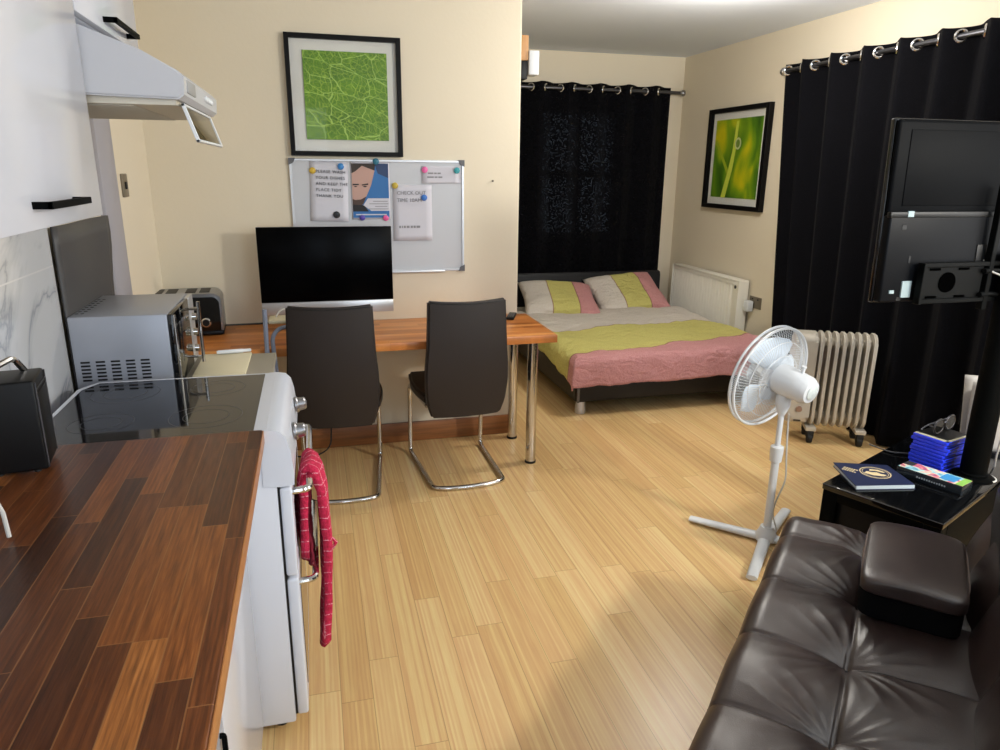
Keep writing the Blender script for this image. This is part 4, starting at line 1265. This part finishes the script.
obj('mount_plate', b, M['mount'], ps)
b = B(); lathe(b, [(.036, 0), (.036, .002), (0, .002)], 24, T(-.265, .029, .763) @ RX(90))
for x, z in ((-.325, .81), (-.20, .81), (-.325, .712), (-.20, .712)): box(b, x-.022, x+.022, .0265, .0305, z-.004, z+.004)
obj('plate_hole', b, mat('hole_black', (2, 2, 2), .9, spec=0), ps, smooth=False)
b = B()
for z in (.715, .80): tube(b, [(-.12, .02, z), (-.07, .03, z), (0, .0, z)], .010, 8)
islands('swivel_arm', b, M['mount'], ps)
b = B(); tube(b, arc_pts([(2.335, 2.06, 1.27), (2.345, 2.03, 1.22), (2.40, 1.945, 1.19), (2.425, 1.935, 1.05), (2.455, 1.94, .85), (2.50, 1.96, .7), (2.56, 2.02, .5), (2.60, 2.05, .425)], .06, 5), .0035, 8)
tag(obj('aerial_cable', b, M['cablew']), 'pale cable running down from the television back', 'cable')
b = B(); tube(b, arc_pts([(2.47, 2.08, .424), (2.41, 1.965, .424), (2.46, 1.925, .424), (2.50, 1.95, .424), (2.51, 2.03, .424)], .05, 5), .0035, 8)
tag(obj('looped_cable', b, M['cablew']), 'white cable looped round the foot of the pole stand', 'cable')
b = B(); tube(b, arc_pts([(2.25, 2.40, .425), (2.27, 2.30, .425), (2.33, 2.26, .43), (2.38, 2.25, .425)], .03, 4), .003, 8)
xf(b, b.verts, T(.03, -.03, 0))
tag(obj('dark_cable', b, mat('cable_grey', (70, 70, 72), .5)), 'thin dark cable on the unit behind the blue cases', 'cable')

# games console standing behind the pole
gc = thing('game_console', 'white upright games console behind the black pole', 'games console', tul(.90, -.30, .42), 58)
b = B(); box(b, -.030, .030, -.11, .11, .01, .26, .006); obj('core', b, M['black_gloss'], gc)
for s in (-1, 1):
    b = B()
    grid(b, 8, 14, lambda u, v, s=s: Vector((s*(.034+.022*v*v+.006*math.sin(PI*u)), (u-.5)*(.25+.04*v), .008+.30*v)))
    obj('side_shell', b, mat('console_white', (186, 180, 172), .5), gc, solid=.005, ang=180)
b = B(); lathe(b, [(.07, 0), (.07, .010)], 24); obj('base', b, M['black_plastic'], gc)

# blue game cases
M['case_blue'] = mat('blue_case', (44, 66, 238), .28, coat=.3)
M['case_insert'] = mat('case_insert_dark', (26, 34, 110), .35)
cov = [(20, 24, 60), (50, 40, 40), (150, 160, 190), (24, 40, 110), (30, 30, 34), (60, 80, 150), (24, 30, 80), (90, 90, 100)]
ca = math.degrees(math.atan2(.122, -.048))    # spine direction
cx0, cy0 = 2.403, 2.137
hgt = .0145
names = ['bottom one, on the black unit', 'second from the bottom', 'third from the bottom', 'fourth from the bottom', 'fourth from the top', 'third from the top', 'second from the top', 'under the dark-covered one', 'topmost, under the sunglasses']
def gcase(label, m, covm, loc, rz, group):
    t = thing('game_case', label, 'game case', loc, rz, group)
    b = B()
    box(b, -.0855, .0855, -.0675, .0675, 0, .0125, .002, 2)
    obj('shell', b, m, t)
    b = B(); box(b, -.079, .084, -.0665, .0665, .0124, .0131); obj('cover_sheet', b, covm, t, smooth=False)
    b = B(); box(b, -.070, .0, -.0680, -.0672, .0025, .0100); obj('spine_insert', b, M['case_insert'], t, smooth=False)
    return t
for k in range(9):
    cm = M['case_insert'] if k < 8 else mat('case_cover_dark', (40, 40, 40), .3)
    t = gcase('blue plastic game case in the stack by the pole, '+names[k], M['case_blue'], cm, (cx0+random.uniform(-.004, .004), cy0+random.uniform(-.004, .004), .4205+k*hgt), 15.9+90+random.uniform(-3, 3)-90, 'stack of blue game cases')
    if k == 8:
        b = B(); box(b, -.079, .084, -.0665, -.055, .0131, .0134); box(b, -.079, -.06, -.0665, .0665, .0131, .0134); obj('cover_edge', b, mat('cover_cream', (190, 184, 160), .5), t, smooth=False)
ztop = .4205+8*hgt+.0140
# sunglasses on top
sg = thing('sunglasses', 'folded dark sunglasses on top of the blue game cases', 'glasses', (2.42, 2.15, ztop), 20)
sg.scale = (1.3, 1.3, 1.3)
for s in (-1, 1):
    b = B(); pts = [(s*.036+.030*math.cos(2*PI*k/24), .0+.0*k, .026+.022*math.sin(2*PI*k/24)) for k in range(24)]
    tube(b, pts, .003, 6, closed=True); rim = obj('rim', b, M['darksteel'], sg)
    b = B(); lathe(b, [(.029, 0), (.029, .0015)], 24, T(s*.036, 0, .026) @ Matrix.Diagonal((1, 1, .75, 1)) @ RX(90)); obj('lens', b, thin_glass('dark_lens', (90, 95, 100)), rim, smooth=False)
    b = B(); tube(b, arc_pts([(s*.066, 0, .030), (s*.060, .02, .028), (-s*.03, .03+.006*s, .018), (-s*.055, .034+.006*s, .006)], .015, 4), .0025, 6); obj('temple', b, M['darksteel'], sg)
b = B(); tube(b, [(-.007, 0, .032), (0, -.002, .035), (.007, 0, .032)], .0025, 6); obj('bridge', b, M['darksteel'], sg)

# colourful case lying in front
def colour_cover():
    t = NT('colourful_cover', .3)
    v = t.noise(t.vec(t.ma('MULTIPLY', t.x, 1.0), t.ma('MULTIPLY', t.y, 1.0), 0.0), 30, 3, .5, .6)
    t.col(t.ramp(v, [(.30, (40, 110, 150)), (.42, (150, 206, 214)), (.50, (226, 220, 190)), (.56, (226, 120, 130)), (.66, (130, 60, 100)), (.75, (236, 236, 230))]))
    return t.m
t = thing('game_case', 'clear game case with a colourful cover lying in front of the blue stack', 'game case', (2.238, 1.992, .4205), -69.4)
t.scale = (1.38, 1.0, 1.0)
b = B(); box(b, -.0855, .0855, -.044, .044, 0, .036, .002, 2); obj('shell', b, mat('case_smoke', (26, 32, 38), .2), t)
b = B(); box(b, -.083, .084, -.040, .043, .0362, .0370); cvr = obj('cover_sheet', b, colour_cover(), t, smooth=False)
b = B(); box(b, .066, .084, -.040, .043, .0370, .0376); obj('green_band', b, mat('cover_green', (140, 190, 90), .4), cvr, smooth=False)
b = B(); box(b, .022, .060, -.030, .034, .0370, .0376); obj('blue_badge', b, mat('cover_blue', (60, 140, 196), .4), cvr, smooth=False)
b = B(); box(b, -.083, -.058, .000, .043, .0370, .0375); obj('dark_corner', b, M['ink'], cvr, smooth=False)
b = B()
for k in range(12): box(b, -.03+k*.0065, -.026+k*.0065, -.0446, -.0438, .014, .014+.005+.003*random.random())
obj('spine_marks', b, mat('spine_print', (150, 156, 160), .5), t, smooth=False)

# navy book
bk = thing('navy_book', 'navy blue booklet with a round cream emblem on the black unit', 'book', (2.036, 2.075, .4205), -5)
b = B(); prism(b, [(-.128, -.085), (.095, -.110), (.115, .070), (-.078, .125)], .002, .014, 'xy'); obj('pages', b, M['pages'], bk, smooth=False)
b = B(); prism(b, [(-.131, -.082), (.097, -.106), (.118, .072), (-.080, .129)], .014, .0165, 'xy'); cv = obj('front_cover', b, M['navy'], bk, smooth=False)
b = B(); prism(b, [(-.131, -.088), (.097, -.113), (.118, .072), (-.080, .129)], .0, .002, 'xy'); obj('back_cover', b, M['navy'], bk, smooth=False)
BM = T(.020, .012, .0168) @ RZ(-32)
b = B()
for r0, r1 in ((.052, .056), (.045, .047)):
    n = 40
    for k in range(n):
        a0, a1 = 2*PI*k/n, 2*PI*(k+1)/n
        q = [b.verts.new(BM @ Vector((r*math.cos(a), r*math.sin(a), 0))) for a in (a0, a1) for r in (r0, r1)]
        b.faces.new((q[0], q[1], q[3], q[2]))
for poly in ([(-.040, -.018), (-.010, -.030), (.028, -.026), (.040, -.008), (.018, -.004), (.006, .006), (-.012, .000), (-.030, .004)],
             [(-.020, .012), (.0, .020), (.030, .012), (.036, .020), (.010, .034), (-.018, .030)]):
    b.faces.new([b.verts.new(BM @ Vector((x, y, 0))) for x, y in poly])
obj('round_emblem', b, M['gold'], cv, smooth=False)
b = B()
for k, wd in enumerate((.062, .045, .055)):
    for j in range(int(wd/.009)):
        box(b, -.088+j*.0088, -.088+j*.0088+.0062, -.010-k*.013-.008, -.010-k*.013, .0165, .0169, 0, 1, T(.0, .02, 0) @ RZ(-52))
obj('cover_lettering', b, M['gold'], cv, smooth=False)

# ------------------------------------------------------------------ sofa bed: local x along u, local y to the front
sf_ = thing('sofa_bed', 'dark brown leather sofa bed with stitched tufted seat', 'sofa', (1.56*math.cos(PI/4), 1.56*math.sin(PI/4), 0), 45)
HL = .875
seams = [-.755, -.46, -.165, .13, .425, .72]
tufts = [(-.46, 0), (.13, 0), (-.755, 0), (.72, 0), (-.165, 0), (.425, 0)]
def quilt(x, q):
    """relief of the quilted leather, in metres"""
    ds = min(abs(x-s) for s in seams+[-HL-.02, HL+.02])
    dq = abs(q)
    hx = 1-math.exp(-(ds/.045)**1.1)
    hq = 1-math.exp(-(dq/.04)**1.1)
    hump = .5+.5*math.sin(PI*min(1, ds/.1475)/1-PI/2)
    z = .010*hx+.010*hq+.007*hump
    z -= .010*math.exp(-(ds/.004)**2)*.6+.010*math.exp(-(dq/.004)**2)
    for tx, tq in tufts:
        dx, dy = x-tx, q-tq
        r = math.hypot(dx, dy)
        z -= .014*math.exp(-(r/.05)**2)
        if r < .32:
            a = math.atan2(dy, dx)
            w0 = 18*a+tx*30+2.6*noise.noise(Vector((dx*6, dy*6, tx)))
            wr = 1-2*abs(math.sin(w0*.5))**.8
            z += .0023*wr*math.exp(-((r-.09)/.085)**2)*(.6+.4*math.sin(3*a+tx*9))
    z += .003*noise.noise(Vector((x*7, q*7, .3)))+.005*noise.noise(Vector((x*3, q*9, 2.3)))
    return z
def seat_prof(s):
    """s 0 (back) .. 1 (front, bottom); returns point (q,z) and normal"""
    L1, r = .484, .040
    L2 = r*PI/2; L3 = .085
    tot = L1+L2+L3; d = s*tot
    q0 = -.272
    if d <= L1: return (q0+d, .408), (0, 1)
    d -= L1
    if d <= L2:
        a = d/r; return (q0+L1+r*math.sin(a), .408-r+r*math.cos(a)), (math.sin(a), math.cos(a))
    d -= L2
    return (q0+L1+r, .408-r-d), (1, 0)
b = B()
def sf(u, v):
    x = -HL+2*HL*u
    (q, z), (nq, nz) = seat_prof(v)
    e = min(HL-abs(x), .030)/.030           # round the ends
    rnd = math.sqrt(max(0, 1-(1-e)**2))
    h = quilt(x, q)*(1 if nz > .5 else max(0.25, nz+.4))*min(1, .3+e)
    top = z+nz*h - (1-rnd)*.030*nz
    return Vector((x, q+nq*(.008+h*.25)-(1-rnd)*.015*nq, top))
V = grid(b, 300, 120, sf)
for col_ in (V[0], V[-1]):       # close the ends down to the base
    dn = [b.verts.new((v.co.x*1.0, v.co.y, .22)) for v in col_]
    for j in range(len(col_)-1):
        b.faces.new((col_[j], col_[j+1], dn[j+1], dn[j]))
obj('seat_cushion', b, M['sofa'], sf_, ang=180)
b = B()
for s in seams:
    tube(b, [Vector((s, seat_prof(k/40)[0][0]+seat_prof(k/40)[1][0]*(.008+.25*quilt(s, seat_prof(k/40)[0][0])), seat_prof(k/40)[0][1]+seat_prof(k/40)[1][1]*(quilt(s, seat_prof(k/40)[0][0])+.001))) for k in range(1, 39)], .0018, 5)
obj('stitched_seam', b, M['leather_blk'], sf_)
b = B(); box(b, -HL+.02, HL-.02, -.27, .235, .13, .30, .02); obj('seat_base', b, M['leather_blk'], sf_)
for x in (-.72, .72):
    for y in (-.20, .20):
        b = B(); lathe(b, [(.02, 0), (.022, .01), (.028, .13)], 16, T(x, y, 0)); obj('leg', b, M['chrome'], sf_)
# backrest
b = B()
bs = [-.755, -.46, -.165, .13, .425, .72]
def bf(u, v):
    x = -HL+2*HL*u
    if v < .78:
        k = v/.78; q, z = -.225-.185*k, .27+.54*k; n_ = (.945, .325)
    else:
        a = (v-.78)/.22*PI*.95; r = .055
        cxq, cz = -.410-.052, .81-.018
        ang = math.radians(19)-0; q, z = cxq+r*math.cos(ang+a), cz+r*math.sin(ang+a); n_ = (math.cos(ang+a), math.sin(ang+a))
    ds = min(abs(x-s) for s in bs)
    e = min(HL-abs(x), .05)/.05; rnd = math.sqrt(max(0, 1-(1-e)**2))
    h = .022*(1-math.exp(-(ds/.05)**1.1))*(1 if v < .78 else .4)+.004*noise.noise(Vector((x*5, v*6, 8)))
    h += .012*math.sin(PI*min(1, v/.78)) if v < .78 else 0
    h -= (1-rnd)*.05
    return Vector((x, q+n_[0]*h, z+n_[1]*h))
V = grid(b, 200, 60, bf)
def backcap(col_, x):
    c_ = b.verts.new((x, -.47, .45))
    for j in range(len(col_)-1): b.faces.new((col_[j], col_[j+1], c_))
backcap(V[0], -HL); backcap(V[-1], HL)
obj('backrest', b, M['sofa'], sf_, ang=180)
b = B(); box(b, -HL+.03, HL-.03, -.46, -.30, .14, .70, .03, 3, None); obj('back_frame', b, M['leather_blk'], sf_)

# bolsters resting on the seat
def bolster(label, x):
    # soft block, local to its own empty, same heading as the sofa
    u, q = 1.56+x, -.115
    loc = (u*math.cos(PI/4)-q*math.sin(PI/4), u*math.sin(PI/4)+q*math.cos(PI/4), .428)
    t = thing('bolster_cushion', label, 'cushion', loc, 45, 'sofa bolsters')
    def slab(z0, zc, hz, hx, hy, n_, dome):
        bb = B()
        def f(u_, v_):
            a = 2*PI*u_
            y = (v_-.5)*2
            k = max(0, 1-abs(y)**9)**.5
            cx_ = math.copysign(abs(math.cos(a))**(2/n_), math.cos(a)); cz = math.copysign(abs(math.sin(a))**(2/n_), math.sin(a))
            tp = dome*math.sin(PI*v_)
            return Vector((hx*cx_*k**.35+.002*noise.noise(Vector((a, y*2, x))), y*hy, zc+hz*cz*k**.35+(tp if cz > 0 else 0)))
        grid(bb, 60, 30, f, closeu=True)
        bmesh.ops.holes_fill(bb, edges=[e for e in bb.edges if e.is_boundary])
        return bb
    o = obj('leather_top', slab(0, .100, .026, .190, .128, 5, .010), M['sofa'], t, ang=180)
    obj('cloth_base', slab(0, .040, .042, .172, .125, 9, 0), mat('black_cloth', (8, 8, 9), .9, spec=.1), t, ang=180)
    b = B()
    pts = []
    for k in range(64):
        a = 2*PI*k/64; n_ = 5
        cx_ = math.copysign(abs(math.cos(a))**(2/n_), math.cos(a)); cy_ = math.copysign(abs(math.sin(a))**(2/n_), math.sin(a))
        pts.append((.183*cx_, .122*cy_, .119))
    tube(b, pts, .0028, 6, closed=True); obj('piping', b, M['piping'], o)
    return t
bolster('brown leather bolster cushion with piping at the far end of the sofa', .495)
bolster('brown leather bolster cushion at the near end of the sofa, mostly out of frame', -.505)
